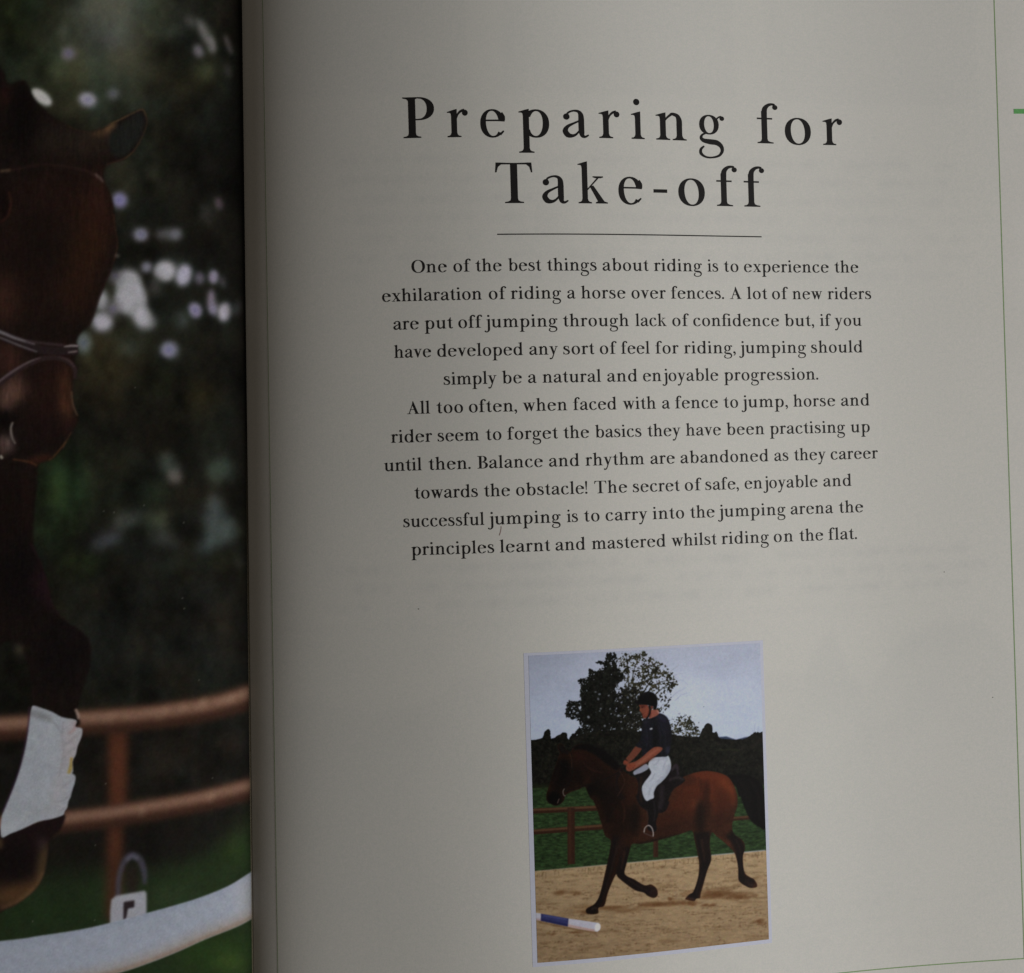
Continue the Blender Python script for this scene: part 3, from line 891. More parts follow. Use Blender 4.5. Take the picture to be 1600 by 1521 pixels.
    hb(Bq((540, 100))[0], 30, 70, (26, 17, 15), .7, 4, -10)
    hb(Bq((590, 215))[0], 40, 30, (46, 27, 20), .7, 3)
    hb(A((425, 790))[0], 90, 60, (50, 28, 23), .9, 5, 35)
    hb(A((390, 745))[0], 44, 24, (70, 36, 28), .8, 3, 38)
    hb(A((420, 790))[0], 50, 12, (30, 20, 18), .6, 3, 42)
    hb(A((470, 800))[0], 70, 22, (54, 31, 25), .7, 3, 36)
    hb(A((520, 860))[0], 70, 50, (42, 26, 22), .85, 5, 20)
    hb(A((560, 960))[0], 70, 60, (34, 22, 19), .9, 5)
    hb(A((490, 920))[0], 40, 60, (24, 17, 15), .8, 4, -20)
    hb(A((280, 840))[0], 56, 100, (24, 18, 17), .95, 4, 15)
    hb(A((250, 860))[0], 10, 70, (46, 29, 25), .7, 2.2, 18)
    hb(A((335, 870))[0], 36, 46, (33, 22, 20), .8, 4)
    hb(A((300, 800))[0], 18, 40, (17, 14, 14), .7, 3)
    hb(A((380, 850))[0], 24, 60, (26, 18, 17), .8, 3.5, -20)
    hb(A((240, 975))[0], 44, 44, (16, 13, 14), .95, 3)
    hb(A((440, 930))[0], 30, 40, (20, 15, 14), .85, 3, 30)
    hb(A((290, 690))[0], 26, 30, (22, 17, 17), .9, 2.5)
    dk = np.clip((1012 - px[hk[0]]) / 40, 0, 1) * hk[1]                # dark forehand
    c.img[hk[0]] *= (1 - .34 * dk)[..., None]
    # legs go black downwards
    for pts, w in ((Bq((600, 240), (570, 350), (550, 450), (515, 570), (470, 650), (430, 680)), [16, 13, 9, 9, 12, 14]), (Bq((650, 300), (630, 400), (620, 460), (700, 520), (770, 555), (820, 560)), [18, 14, 14, 14, 16, 16]),
                   (Bq((1080, 220), (1090, 320), (1100, 400), (1060, 520), (1020, 600)), [26, 22, 18, 12, 18]), (Bq((1230, 220), (1290, 300), (1300, 400), (1305, 480), (1370, 520)), [14, 16, 14, 14, 18])):
        c.stroke(pts, w, (24, 18, 18), 2.2, .95, clip=hk)
    hb(Bq((622, 300))[0], 26, 60, (44, 27, 21), .7, 3)
    hb(Bq((1100, 300))[0], 16, 60, (38, 24, 20), .6, 3)
    hb(Bq((800, 560))[0], 22, 26, (48, 30, 28), .7, 2)
    hb(Bq((1345, 510))[0], 30, 14, (52, 36, 32), .6, 2, 30)
    hb(Bq((1220, 200))[0], 24, 40, (66, 38, 26), .7, 3)
    hb(Bq((1230, 290))[0], 10, 24, (90, 50, 40), .6, 2)
    # tendons, knees, hooves, muscle edges
    for pts, w_, k_, a_ in ((Bq((598, 300), (572, 400), (545, 500), (515, 600)), [3, 2, 1.6, 1.4], (58, 40, 34), .5), (Bq((640, 330), (622, 430)), [4, 2], (70, 44, 34), .5), (Bq((660, 490), (720, 530), (770, 552)), [2, 1.6, 2], (60, 44, 40), .5),
                            (Bq((1076, 260), (1088, 340), (1096, 390)), [4, 3, 2], (62, 42, 34), .5), (Bq((1080, 450), (1058, 530), (1046, 580)), [1.6, 1.2, 1.4], (62, 46, 42), .5), (Bq((1270, 260), (1296, 320), (1298, 400), (1304, 460)), [2, 2, 1.4, 1.4], (58, 42, 38), .5),
                            (Bq((1130, 230), (1180, 250), (1230, 290)), [3, 3, 2], (84, 48, 34), .5), (Bq((450, 660), (470, 650), (486, 656)), 2, (78, 62, 58), .5), (Bq((1010, 596), (1040, 600)), 2, (76, 60, 56), .5), (Bq((1340, 520), (1380, 522)), 2, (70, 54, 50), .5),
                            (A((1060, 850), (1075, 900), (1068, 960)), [1.5, 3, 1.5], (58, 30, 22), .5), (A((1128, 870), (1136, 930), (1128, 990)), [1.5, 3, 1.5], (112, 58, 38), .4), (A((980, 890), (960, 950), (968, 1000)), [2, 3, 1], (62, 34, 24), .4),
                            (Bq((590, 60), (560, 120), (540, 170)), [2, 3, 1.5], (24, 17, 15), .6), (Bq((620, 40), (640, 100), (630, 170)), [2, 3, 2], (72, 42, 31), .45), (A((400, 770), (450, 810), (520, 830)), [1.5, 2.5, 1], (74, 44, 36), .4)):
        c.stroke(pts, w_, k_, 1.0, a_, clip=hk)
    # mane and forelock
    c.stroke(A((350, 690), (410, 680), (480, 705), (550, 755), (605, 805)), [4, 10, 13, 15, 9], (14, 12, 13), 1.3, .95)
    c.stroke(A((268, 672), (290, 700), (320, 722)), [3, 6, 4], (26, 20, 20), .8, .9, clip=hk)
    # bridle, reins, bit
    for pts in (A((335, 715), (345, 790), (340, 850), (300, 930)), A((262, 760), (300, 790), (345, 800)), A((230, 870), (270, 900), (320, 905)), A((300, 935), (400, 905), (560, 850), (650, 790))):
        c.stroke(pts, 1.5, (22, 18, 18), .5, .9)
    c.stroke(A((330, 720), (340, 760), (338, 800)), .8, (106, 70, 54), .5, .6)
    c.stroke(A((298, 918), (290, 935), (294, 955), (304, 960)), 1.1, (150, 146, 146), .4, .85)
    c.stroke(A((268, 975), (258, 1002)), 1.1, (150, 128, 120), .5, .8)
    # rein hanks
    for dx in (0, 12, 24):
        c.stroke(A((640 - dx, 800), (600 - dx * .3, 860), (590 + dx, 940), (620 + dx, 975)), 1.8, (28, 20, 20), .6, .85)
    c.stroke(A((610, 815), (640, 880), (600, 960)), 1.2, (78, 54, 46), .6, .6)
    # ---- saddle with numnah (label 9)
    sad = A((700, 838), (745, 826), (790, 810), (860, 850), (905, 800), (930, 775), (945, 792), (950, 835), (982, 868), (962, 892), (915, 925), (888, 985)) + Bq((894, 50), (872, 98), (832, 112), (770, 100), (728, 70), (704, 20)) + A((712, 950), (718, 890))
    sk = c.mask(spline(sad), .6)
    c.comp(sk, (24, 20, 22), 1, 9, tex=.15, cell=3)
    c.stroke(A((905, 815), (930, 785), (942, 800), (945, 840)), [4, 7, 6, 4], (58, 50, 58), 1.0, .8, clip=sk)
    c.stroke(A((890, 870), (940, 855), (975, 868)), 4, (60, 54, 58), 1.2, .7, clip=sk)
    c.stroke(A((850, 900), (850, 960)) + Bq((850, 40), (835, 90)), 7, (50, 43, 48), 2, .8, clip=sk)
    c.stroke(A((735, 850), (728, 930)) + Bq((735, 50),), 3, (62, 42, 34), 1.2, .6, clip=sk)
    # ---- rider (label 10)
    fa = [(690, 822), (725, 798), (760, 778), (778, 800), (745, 824), (712, 836), (694, 840)]
    S(A(*fa), (150, 154, 172), .5, 1, 10)
    boot = A((758, 985), (800, 968), (818, 985)) + Bq((826, 60), (830, 120), (818, 160), (822, 200), (812, 218), (786, 214), (768, 196), (776, 140), (764, 80), (748, 20))
    S(boot, (22, 19, 21), .5, 1, 10)
    c.stroke(Bq((806, 40), (812, 110), (806, 160)), 2, (48, 44, 50), .9, .6)
    c.stroke(Bq((768, 90), (768, 140), (774, 180)), 1.2, (60, 50, 48), .5, .7)
    br = A((800, 742), (840, 736), (884, 730), (902, 768), (900, 812), (876, 852), (848, 882), (822, 905), (806, 940), (806, 970), (786, 980), (764, 988), (746, 960), (738, 916), (750, 886), (780, 846), (790, 824), (774, 790), (782, 760))
    bm_ = c.mask(spline(br), .5)
    c.comp(bm_, (184, 190, 204), 1, 10, tex=.02, cell=5)
    c.stroke(A((896, 780), (880, 840), (830, 895), (810, 950)), 4, (146, 152, 170), 2, .7, clip=bm_)
    c.stroke(A((790, 760), (830, 752), (884, 742)), 3, (160, 164, 180), 1.2, .6, clip=bm_)
    c.stroke(A((760, 880), (748, 920), (756, 960)), 2, (176, 178, 190), 1.2, .6, clip=bm_)
    for pts in (A((884, 748), (862, 790), (858, 826)), A((840, 744), (826, 770), (800, 790)), A((812, 830), (796, 862), (772, 884)), A((790, 905), (780, 940), (776, 965)), A((850, 850), (830, 872), (812, 884))):
        c.stroke(pts, [.8, 2.2, .8], (150, 154, 172), .8, .55, clip=bm_)
    # far arm, then shirt, then near arm
    S(A((706, 676), (738, 690), (712, 728), (680, 760), (655, 784), (632, 778), (640, 756), (668, 722)), (112, 66, 53), .5, 1, 10)
    shirt = A((742, 540), (752, 522), (778, 520), (800, 506), (838, 490), (876, 508), (894, 540), (906, 590), (906, 650), (897, 700), (882, 734), (845, 738), (800, 742), (764, 760), (740, 726), (737, 692), (716, 684), (702, 672), (724, 650), (736, 600))
    sh = c.mask(spline(shirt), .5)
    c.comp(sh, (25, 25, 32), 1, 10, tex=.12, cell=4)
    hbS = lambda p, rx, ry, k_, a, so, ro=0: c.blob(A(p)[0][0], A(p)[0][1], rx / 3.636, ry / 3.636, k_, a, so, ro, None, sh)
    hbS((860, 560), 30, 60, (33, 33, 46), .7, 3)
    hbS((770, 610), 26, 70, (32, 32, 44), .6, 3)
    hbS((815, 640), 14, 70, (13, 13, 16), .8, 2.5)
    hbS((850, 515), 36, 14, (40, 40, 62), .7, 2, 25)
    c.stroke(A((812, 545), (806, 600), (812, 660)), 1.5, (14, 14, 18), 1, .7, clip=sh)
    c.stroke(A((745, 700), (775, 722), (800, 736)), 1.5, (40, 40, 52), 1, .5, clip=sh)
    for pts in (A((760, 560), (772, 620), (768, 680)), A((778, 660), (800, 690), (830, 700)), A((830, 560), (846, 610), (842, 660)), A((868, 590), (876, 640), (868, 680)), A((750, 640), (766, 660), (790, 664))):
        c.stroke(pts, [1, 2.4, 1], (44, 44, 58), .9, .5, clip=sh)
        c.stroke(np.array(pts) + [1.6, .4], [1, 2, 1], (14, 14, 18), .9, .5, clip=sh)
    hbS((885, 700), 14, 24, (60, 62, 82), .6, 2)
    hbS((760, 540), 16, 10, (58, 60, 74), .5, 2)
    c.stroke(A((783, 580), (798, 577)), 2.6, (200, 205, 215), .5, .9)
    S(A((812, 682), (850, 684), (852, 700), (820, 728), (766, 768), (716, 796), (690, 812), (668, 820), (650, 812), (650, 788), (672, 772), (700, 764), (740, 738), (780, 702)), (130, 76, 61), .5, 1, 10)
    c.stroke(A((840, 690), (790, 722), (730, 768), (690, 790)), [3.5, 4.5, 4, 3], (154, 98, 80), 1.2, .7)
    c.stroke(A((812, 736), (766, 768), (712, 800)), 2.4, (84, 42, 32), .9, .7)
    c.stroke(A((640, 745), (655, 765)), 2.5, (40, 28, 26), .5, .9)
    # hands
    for p, r_ in (((646, 768), 13), ((668, 792), 17), ((690, 786), 14)):
        q = A(p)[0]
        c.blob(q[0], q[1], r_ / 3.636, r_ * .8 / 3.636, (136, 72, 54), .9, .6, 20, 10)
    for p in ((646, 780), (654, 792), (664, 803), (678, 807), (690, 800)):
        q = A(p)[0]
        c.stroke([(q[0] - 1, q[1] - 1.5), (q[0] + .6, q[1] + 2)], .8, (90, 50, 42), .5, .8)
    # head
    def R(*p):
        return [(960 + x / 12.675, 1070 + y / 12.675) for x, y in p]
    S(R((715, 520), (760, 495), (850, 495), (880, 560), (860, 600), (790, 640), (700, 670), (690, 600)), (146, 90, 78), .5, 1, 10)
    c.stroke(R((720, 560), (712, 620), (690, 660)), 2, (104, 52, 42), .6, .7)
    c.stroke(R((850, 510), (868, 545), (880, 575)), 2, (186, 136, 124), .6, .8)
    S(R((498, 400), (640, 398), (694, 470), (694, 560), (655, 650), (610, 668), (570, 660), (556, 615), (545, 575), (520, 540), (500, 510), (512, 470), (496, 430)), (124, 69, 55), .5, 1, 10)
    c.blob(*R((640, 520))[0], 2.8, 6, (142, 82, 64), .7, 1.2, 0)
    c.blob(*R((560, 430))[0], 4.2, 1.6, (78, 36, 30), .75, .8, 10)
    c.blob(*R((548, 455))[0], 1.6, .9, (50, 26, 24), .8, .5)
    c.blob(*R((515, 500))[0], 1.1, 1.8, (150, 84, 62), .7, .5)
    c.blob(*R((556, 585))[0], 1.7, .7, (82, 38, 36), .8, .4)
    c.blob(*R((600, 640))[0], 2.6, 1.2, (104, 52, 40), .6, .7)
    c.blob(*R((680, 570))[0], 1.5, 5, (90, 44, 34), .6, .8)
    c.blob(*R((740, 450))[0], 2.2, 3.2, (112, 56, 46), .85, .7, 12)
    c.stroke(R((690, 420), (706, 500), (700, 570), (660, 650), (630, 680)), 2.6, (15, 12, 14), .5, .95)
    S(R((398, 330), (420, 318), (470, 330), (485, 260), (540, 190), (610, 150), (690, 138), (760, 160), (815, 210), (845, 280), (852, 360), (840, 450), (815, 500), (780, 490), (765, 430), (700, 420), (640, 402), (560, 398), (480, 396), (430, 376)), (12, 11, 13), .5, 1, 10)
    c.stroke(R((540, 220), (620, 175), (700, 170)), 2.2, (30, 28, 32), 1.2, .7)
    c.stroke(R((420, 340), (480, 372), (560, 384)), 1, (34, 32, 40), .5, .6)
    c.stroke(R((492, 540), (498, 585)), 1.2, (150, 152, 160), .5, .7)
    # stirrup (label 9)
    c.stroke(Bq((750, 222), (756, 196), (776, 182), (794, 196), (802, 222), (802, 246)), 1.7, (176, 168, 168), .4, .95, 9)
    c.stroke(Bq((748, 224), (776, 236), (802, 246)), 1.3, (84, 76, 76), .5, .9, 9)
    c.stroke(Bq((756, 214), (760, 196), (774, 184)), 1.3, (70, 62, 62), .5, .7, 9)
    # ---- striped pole (label 11)
    S(Bq((100, 672), (165, 683), (165, 724), (100, 711)), (190, 190, 206), .4, 1, 11, smooth=False)
    S(Bq((165, 683), (322, 711), (318, 757), (163, 724)), (60, 64, 112), .4, 1, 11, smooth=False)
    S(Bq((322, 711), (400, 722), (490, 736), (503, 752), (500, 774), (484, 786), (400, 774), (318, 757)), (190, 190, 206), .4, 1, 11, smooth=False)
    c.stroke(Bq((100, 706), (165, 719)), 2.4, (176, 146, 150), .8, .8)
    c.stroke(Bq((165, 716), (318, 750)), 3, (40, 42, 86), .9, .8)
    c.stroke(Bq((318, 750), (400, 767), (470, 780)), 3.2, (186, 150, 140), .9, .8)
    c.stroke(Bq((180, 694), (310, 716)), 2, (92, 98, 150), .8, .7)
    c.blob(*Bq((486, 760))[0], 4.4, 6.4, (226, 226, 236), .9, .7, 14)
    c.stroke(Bq((150, 730), (320, 766), (480, 792)), 2, (104, 74, 48), .9, .6)
    # thin blue-white halo where the picture was masked, print texture
    c.img *= (1 + .02 * vnoise(c.h, c.w, 3) + .03 * vnoise(c.h, c.w, 8))[..., None]
    c.img = blur(c.img, .8) + 7 * iso_noise(c.h, c.w, 2.4)[..., None] + 4 * np.stack([iso_noise(c.h, c.w, 4) for _ in range(3)], -1)
    c.img = 219 * (np.clip(c.img, 0, 255) / 255) ** 1.12             # printing density
    return c


# ------------------------------------------------------------------ a transitional serif typeface, drawn in code
# units: x-height 100, capitals 148, ascenders 152, descenders -58
def P_(pts):
    return [np.asarray(pts, float)]


BOLD = 0.0


def arc(cx, cy, rx, ry, a0, a1, wx, wy, tilt=0.0, n=None):
    """slice of a ring whose stroke is wx thick at the sides and wy at top and bottom"""
    n = n or max(4, int(abs(a1 - a0) / 12))
    wx, wy = wx + BOLD * .8, wy + BOLD
    rx, ry = rx + BOLD * .2, ry + BOLD * .2
    a = np.radians(np.linspace(a0, a1, n + 1))
    e = 0.93

    def pt(rx_, ry_):
        c_, s_ = np.cos(a), np.sin(a)
        return np.stack([cx + rx_ * np.sign(c_) * np.abs(c_) ** e, cy + ry_ * np.sign(s_) * np.abs(s_) ** e], 1)
    o = pt(rx, ry)
    i_ = pt(rx - wx, ry - wy)
    if tilt:
        t = math.radians(tilt)
        i_ = np.stack([cx + (i_[:, 0] - cx) * math.cos(t) - (i_[:, 1] - cy) * math.sin(t) * .7, cy + (i_[:, 0] - cx) * math.sin(t) * .7 + (i_[:, 1] - cy) * math.cos(t)], 1)
    return [np.array([o[k], o[k + 1], i_[k + 1], i_[k]]) for k in range(n)]


def brush(pts, w, n=5):
    p = spline(pts, False, n)
    u = np.linspace(0, 1, len(p))
    w = np.interp(u, np.linspace(0, 1, len(w)), np.asarray(w, float) + BOLD) / 2
    d = np.gradient(p, axis=0)
    d /= np.maximum(np.hypot(d[:, 0], d[:, 1]), 1e-9)[:, None]
    nr = np.stack([-d[:, 1], d[:, 0]], 1) * w[:, None]
    l, r = p + nr, p - nr
    return [np.array([l[k], l[k + 1], r[k + 1], r[k]]) for k in range(len(p) - 1)]


def ball(cx, cy, r, ry=None):
    t = np.linspace(0, 2 * np.pi, 18, endpoint=False)
    return P_(np.stack([cx + r * np.cos(t), cy + (ry or r) * np.sin(t)], 1))


def foot(x, s, y=0.0, o=15, up=1, ol=None, orr=None):
    ol = o if ol is None else ol
    orr = o if orr is None else orr
    pts = [(x - ol, 0), (x + s + orr, 0), (x + s + orr, 4.2), (x + s + orr * .45, 6), (x + s + 2, 10), (x + s, 17), (x, 17), (x - 2, 10), (x - ol * .45, 6), (x - ol, 4.2)]
    return P_([(a, y + up * b_) for a, b_ in pts])


def flag(x, s, y):
    """sloping head serif of a stem whose top is at y"""
    return P_([(x - 15, y - 11), (x - 15, y - 8), (x - 4, y - 4.5), (x + s * .5, y), (x + s, y + 2.5), (x + s, y - 24), (x, y - 24), (x - 1, y - 15), (x - 5, y - 11.5)])


def stem(x, s, y0, y1):
    return P_([(x, y0), (x + s, y0), (x + s, y1), (x, y1)])


S_ = 20.5


def arch(x, xe, s=S_):
    """from a stem ending at x to the right-hand stem at xe..xe+s"""
    return brush([(x - 3, 73), (x + 6, 84), (x + 17, 93), (x + (xe - x) * .62, 97.5), (xe + 3, 91), (xe + s * .48, 75), (xe + s / 2, 56)], [5, 6.5, 8, 10, 14, 19, s]) + stem(xe, s, 0, 58)


def gl():
    g = {}
    s = S_ + BOLD * .8
    g['o'] = arc(47, 49, 47, 52, 0, 360, 21.5, 5, 6)
    g['n'] = stem(15, s, 0, 80) + flag(15, s, 100) + foot(15, s) + arch(15 + s, 75) + foot(75, s)
    g['m'] = stem(15, s, 0, 80) + flag(15, s, 100) + foot(15, s) + arch(15 + s, 73) + foot(73, s) + arch(73 + s, 131) + foot(131, s)
    g['h'] = stem(15, s, 0, 135) + flag(15, s, 152) + foot(15, s) + arch(15 + s, 75) + foot(75, s)
    g['r'] = stem(15, s, 0, 80) + flag(15, s, 100) + foot(15, s) + brush([(33, 68), (40, 84), (52, 95), (64, 98)], [5, 6, 8, 10]) + ball(66, 88.5, 10.5, 11)
    g['i'] = stem(15, s, 0, 80) + flag(15, s, 100) + foot(15, s) + ball(22, 137, 12)
    g['l'] = stem(15, s, 0, 135) + flag(15, s, 152) + foot(15, s)
    g['u'] = stem(15, s, 28, 80) + flag(15, s, 99) + brush([(15 + s / 2, 34), (28, 18), (40, 7), (54, 4.5), (67, 11), (80, 26)], [s, 18, 14, 10, 7, 5]) + stem(77, s, 0, 80) + flag(77, s, 99) + \
        P_([(77, 16), (77 + s, 16), (77 + s, 8), (77 + s + 5, 5.5), (77 + s + 15, 5), (77 + s + 15, 2), (77, -3)])
    g['j'] = stem(15, s, -22, 80) + flag(15, s, 100) + ball(22, 137, 12) + brush([(15 + s / 2, -15), (23, -34), (13, -47), (-2, -53), (-15, -48)], [s, 17, 11, 8, 7]) + ball(-13, -44, 8.5)
    bowl = arc(52, 49, 48, 52, -150, 150, 22, 5, -5)
    g['p'] = stem(15, s, -50, 82) + flag(15, s, 100) + foot(15, s, -58, 16) + arc(60, 49, 46, 52, -152, 152, 22, 6, -4)
    g['b'] = stem(13, s, 8, 135) + flag(13, s, 152) + arc(58, 49, 46, 52, -155, 155, 22, 6, -4) + P_([(13, 12), (13, -1), (17, -1), (26, 6), (34, 14), (34, 30)])
    g['d'] = stem(71, s, 0, 135) + flag(71, s, 152) + arc(46, 49, 46, 52, 28, 332, 22, 6, 4) + P_([(71, 16), (71 + s, 18), (71 + s, 8), (71 + s + 5, 5.5), (71 + s + 14, 5), (71 + s + 14, 2), (71, -3)])
    g['c'] = arc(47, 49, 47, 52, 62, 318, 22, 5, 6) + brush([(64, 99), (72, 92)], [8, 11]) + ball(70, 83, 11) + brush([(74, 9), (82, 18), (85, 23)], [8, 5, 3])
    g['e'] = arc(46, 49, 46, 52, 6, 318, 21, 5.5, 7) + P_([(14, 57), (91.5, 57), (91.5, 63), (14, 63)]) + brush([(88, 58), (85, 72), (77, 86)], [9, 17, 15]) + brush([(74, 9), (83, 17), (88, 22)], [9, 6, 4])
    g['s'] = brush([(62, 84), (54, 95), (40, 97.5), (25, 95), (14, 84), (18, 68), (38, 56), (58, 44), (66, 27), (58, 10), (38, 3), (20, 4), (8, 16)], [5, 5, 5.5, 10, 15, 19, 20, 20, 17, 11, 6, 5, 5], 6) + \
        P_([(64, 97), (60.5, 97), (54, 90), (61, 68), (64, 68)]) + P_([(3, 32), (7, 32), (17, 10), (8, 2), (3, 1)])
    g['a'] = brush([(18, 74), (22, 90), (42, 98), (60, 95), (68, 82), (69, 60)], [9, 6, 6, 10, 18, s]) + stem(58.5, s, 16, 62) + ball(16, 76, 11.5) + \
        brush([(69, 24), (72, 8), (82, 3), (95, 10)], [s, 15, 8, 4]) + brush([(64, 62), (40, 51), (20, 40), (11, 24), (20, 9), (36, 6), (50, 12), (63, 26)], [5, 7, 11, 19, 19, 11, 7, 5])
    g['g'] = arc(38, 63, 36, 37, 0, 360, 18, 5, 4) + brush([(66, 84), (74, 92), (84, 94)], [5, 5, 8]) + ball(86, 87.5, 8.5) + \
        brush([(26, 31), (12, 24), (8, 12), (18, 3), (40, -1), (64, -4), (80, -16), (84, -34), (72, -52), (46, -60), (22, -58), (6, -46), (6, -30), (18, -18)], [5, 7, 11, 15, 19, 19, 15, 11, 8, 6, 7, 11, 9, 5], 6)
    g['f'] = stem(16, s, 0, 122) + foot(16, s, 0, 16, orr=22) + P_([(0, 91), (56, 91), (56, 97), (0, 97)]) + brush([(16 + s / 2, 112), (30, 132), (42, 145), (56, 149), (66, 146)], [s, 17, 11, 8, 9]) + ball(67, 137.5, 9.5)
    g['t'] = stem(18, s, 22, 97) + P_([(0, 91), (56, 91), (56, 97), (0, 97)]) + P_([(0, 96), (14, 101), (26, 114), (34, 130), (38.5, 131), (38.5, 94)]) + brush([(18 + s / 2, 30), (31, 12), (42, 4), (52, 6), (60, 13)], [s, 17, 11, 7, 4])
    # diagonals
    top = lambda x, w=44: P_([(x, 100), (x + w, 100), (x + w, 96), (x + w * .76, 93), (x + w * .24, 93), (x, 96)])
    g['v'] = P_([(12, 98), (35, 98), (60, 34), (50, -2), (46, -2)]) + P_([(46, -2), (52, -2), (86, 97), (79, 97), (46, 12)]) + top(0) + top(66, 32)
    g['w'] = P_([(12, 98), (35, 98), (58, 34), (49, -2), (45, -2)]) + P_([(45, -2), (51, -2), (78, 80), (72, 84), (45, 12)]) + P_([(60, 98), (83, 98), (106, 34), (97, -2), (93, -2)]) + P_([(93, -2), (99, -2), (131, 97), (124, 97), (93, 12)]) + top(0) + top(50, 46) + top(112, 30)
    g['x'] = P_([(12, 98), (37, 98), (92, 2), (66, 2)]) + P_([(10, 2), (18, 2), (51, 46), (47, 52)]) + P_([(50, 52), (54, 47), (88, 97), (80, 97)]) + top(2, 46) + top(64, 36) + foot(56, 36, 0, 4) + P_([(0, 0), (36, 0), (36, 4), (26, 6), (8, 6), (0, 4)])
    g['y'] = P_([(12, 98), (35, 98), (60, 30), (50, -4), (46, -2)]) + brush([(84, 97), (64, 42), (48, -4), (36, -34), (26, -48), (14, -50)], [7, 7, 8, 9, 9, 8]) + ball(13, -47, 9.5) + top(0) + top(66, 34)
    g['k'] = stem(15, s, 0, 135) + flag(15, s, 152) + foot(15, s) + P_([(34, 46), (34, 53), (72, 94), (80, 94)]) + P_([(44, 62), (58, 66), (102, 4), (76, 4)]) + top(56, 40) + P_([(66, 0), (112, 0), (112, 4), (98, 8), (74, 8), (66, 4)])
    g['.'] = ball(13, 10.5, 12.5)
    g[','] = ball(13, 11, 12.5) + brush([(20, 12), (22, -6), (14, -20), (5, -27)], [10, 9, 6, 3])
    g['!'] = ball(14, 10.5, 12.5) + P_([(3, 140), (9, 151), (19, 151), (25, 140), (16.5, 42), (11.5, 42)])
    g['-'] = P_([(0, 44), (50, 44), (50, 57), (0, 57)])
    # capitals
    c = 26
    g['P'] = stem(20, c, 0, 148) + foot(20, c, 0, 19) + P_([(0, 148), (50, 148), (50, 142), (20, 134), (14, 141), (0, 144)]) + arc(58, 106, 56, 42, -90, 90, 26, 5) + P_([(44, 143), (60, 143), (60, 148), (44, 148)]) + P_([(44, 64), (60, 64), (60, 69), (44, 69)])
    g['T'] = stem(56, c, 0, 146) + foot(56, c, 0, 22) + P_([(3, 148), (135, 148), (135, 141), (3, 141)]) + P_([(3, 148), (0, 112), (5, 112), (11, 132), (24, 142)]) + P_([(135, 148), (138, 112), (133, 112), (127, 132), (114, 142)])
    g['O'] = arc(74, 74, 74, 77, 0, 360, 27, 6, 4)
    g['A'] = P_([(66, 150), (71, 150), (128, 4), (98, 4), (60, 112)]) + P_([(20, 4), (29, 4), (70, 118), (66, 130)]) + P_([(36, 48), (100, 48), (100, 55), (36, 55)]) + P_([(0, 0), (46, 0), (46, 4), (34, 7), (14, 7), (0, 4)]) + P_([(84, 0), (142, 0), (142, 4), (126, 8), (100, 8), (84, 4)])
    g['B'] = stem(20, c, 0, 148) + P_([(0, 148), (50, 148), (50, 142), (20, 134), (14, 141), (0, 144)]) + P_([(0, 0), (50, 0), (50, 6), (20, 14), (14, 7), (0, 4)]) + arc(58, 112, 46, 36, -90, 90, 24, 5) + arc(60, 39, 56, 39, -90, 90, 26, 5) + \
        P_([(44, 143), (60, 143), (60, 148), (44, 148)]) + P_([(44, 73), (62, 73), (62, 79), (44, 79)]) + P_([(44, 0), (62, 0), (62, 5), (44, 5)])
    g['fi'] = g['f'][:-1] + brush([(56, 149), (70, 147), (84, 140)], [8, 9, 14]) + [p + [78 - 15, 0] for p in stem(15, s, 0, 80) + flag(15, s, 98) + foot(15, s)] + ball(88, 137, 11)
    return g


ADV_SIDE = dict(o=(7, 7), c=(7, 5), e=(7, 6), a=(6, 0), s=(8, 7), t=(2, 2), f=(2, -8), r=(2, 0), v=(0, 0), w=(0, 0), y=(0, 0), x=(2, 2), g=(6, 2), j=(4, 3), p=(2, 7), b=(6, 7), d=(7, 2))
def fatten(p, d):
    e = np.roll(p, -1, 0) - p
    n = np.stack([e[:, 1], -e[:, 0]], 1)
    n /= np.maximum(np.hypot(n[:, 0], n[:, 1]), 1e-9)[:, None]
    m = n + np.roll(n, 1, 0)
    m /= np.maximum(np.hypot(m[:, 0], m[:, 1]), .6)[:, None]
    return p + m * d


def build_font(bold):
    global BOLD
    BOLD = bold
    out = {}
    for ch, polys in gl().items():
        allp = np.concatenate(polys)
        vs, fs = [], []
        for p in polys:
            ar = 0.5 * np.sum(p[:, 0] * np.roll(p[:, 1], -1) - np.roll(p[:, 0], -1) * p[:, 1])
            if abs(ar) < 1e-3:
                continue
            if ar < 0:
                p = p[::-1]
            if bold and len(p) != 4 or (bold and len(p) == 4 and min(np.hypot(*(p[1] - p[0])), np.hypot(*(p[2] - p[1]))) < 8):
                p = fatten(p, bold * .3)
            k = len(vs)
            vs += [tuple(q) for q in p]
            fs.append(list(range(k, k + len(p))))
        ov, oe, of, _, _, offaces = delaunay_2d_cdt([Vector(v) for v in vs], [], fs, 0, 1e-4, True)
        tris = [f for f, src in zip(of, offaces) if len(src)]
        out[ch] = (np.array([tuple(v) for v in ov]), tris, allp[:, 0].min(), allp[:, 0].max())
    return out


GLY_HEAD, GLY_BODY = build_font(0.6), build_font(2.1)


def split_chars(w):
    out, i = [], 0
    while i < len(w):
        if w[i:i + 2] == 'fi':
            out.append('fi')
            i += 2
        else:
            out.append(w[i])
            i += 1
    return out


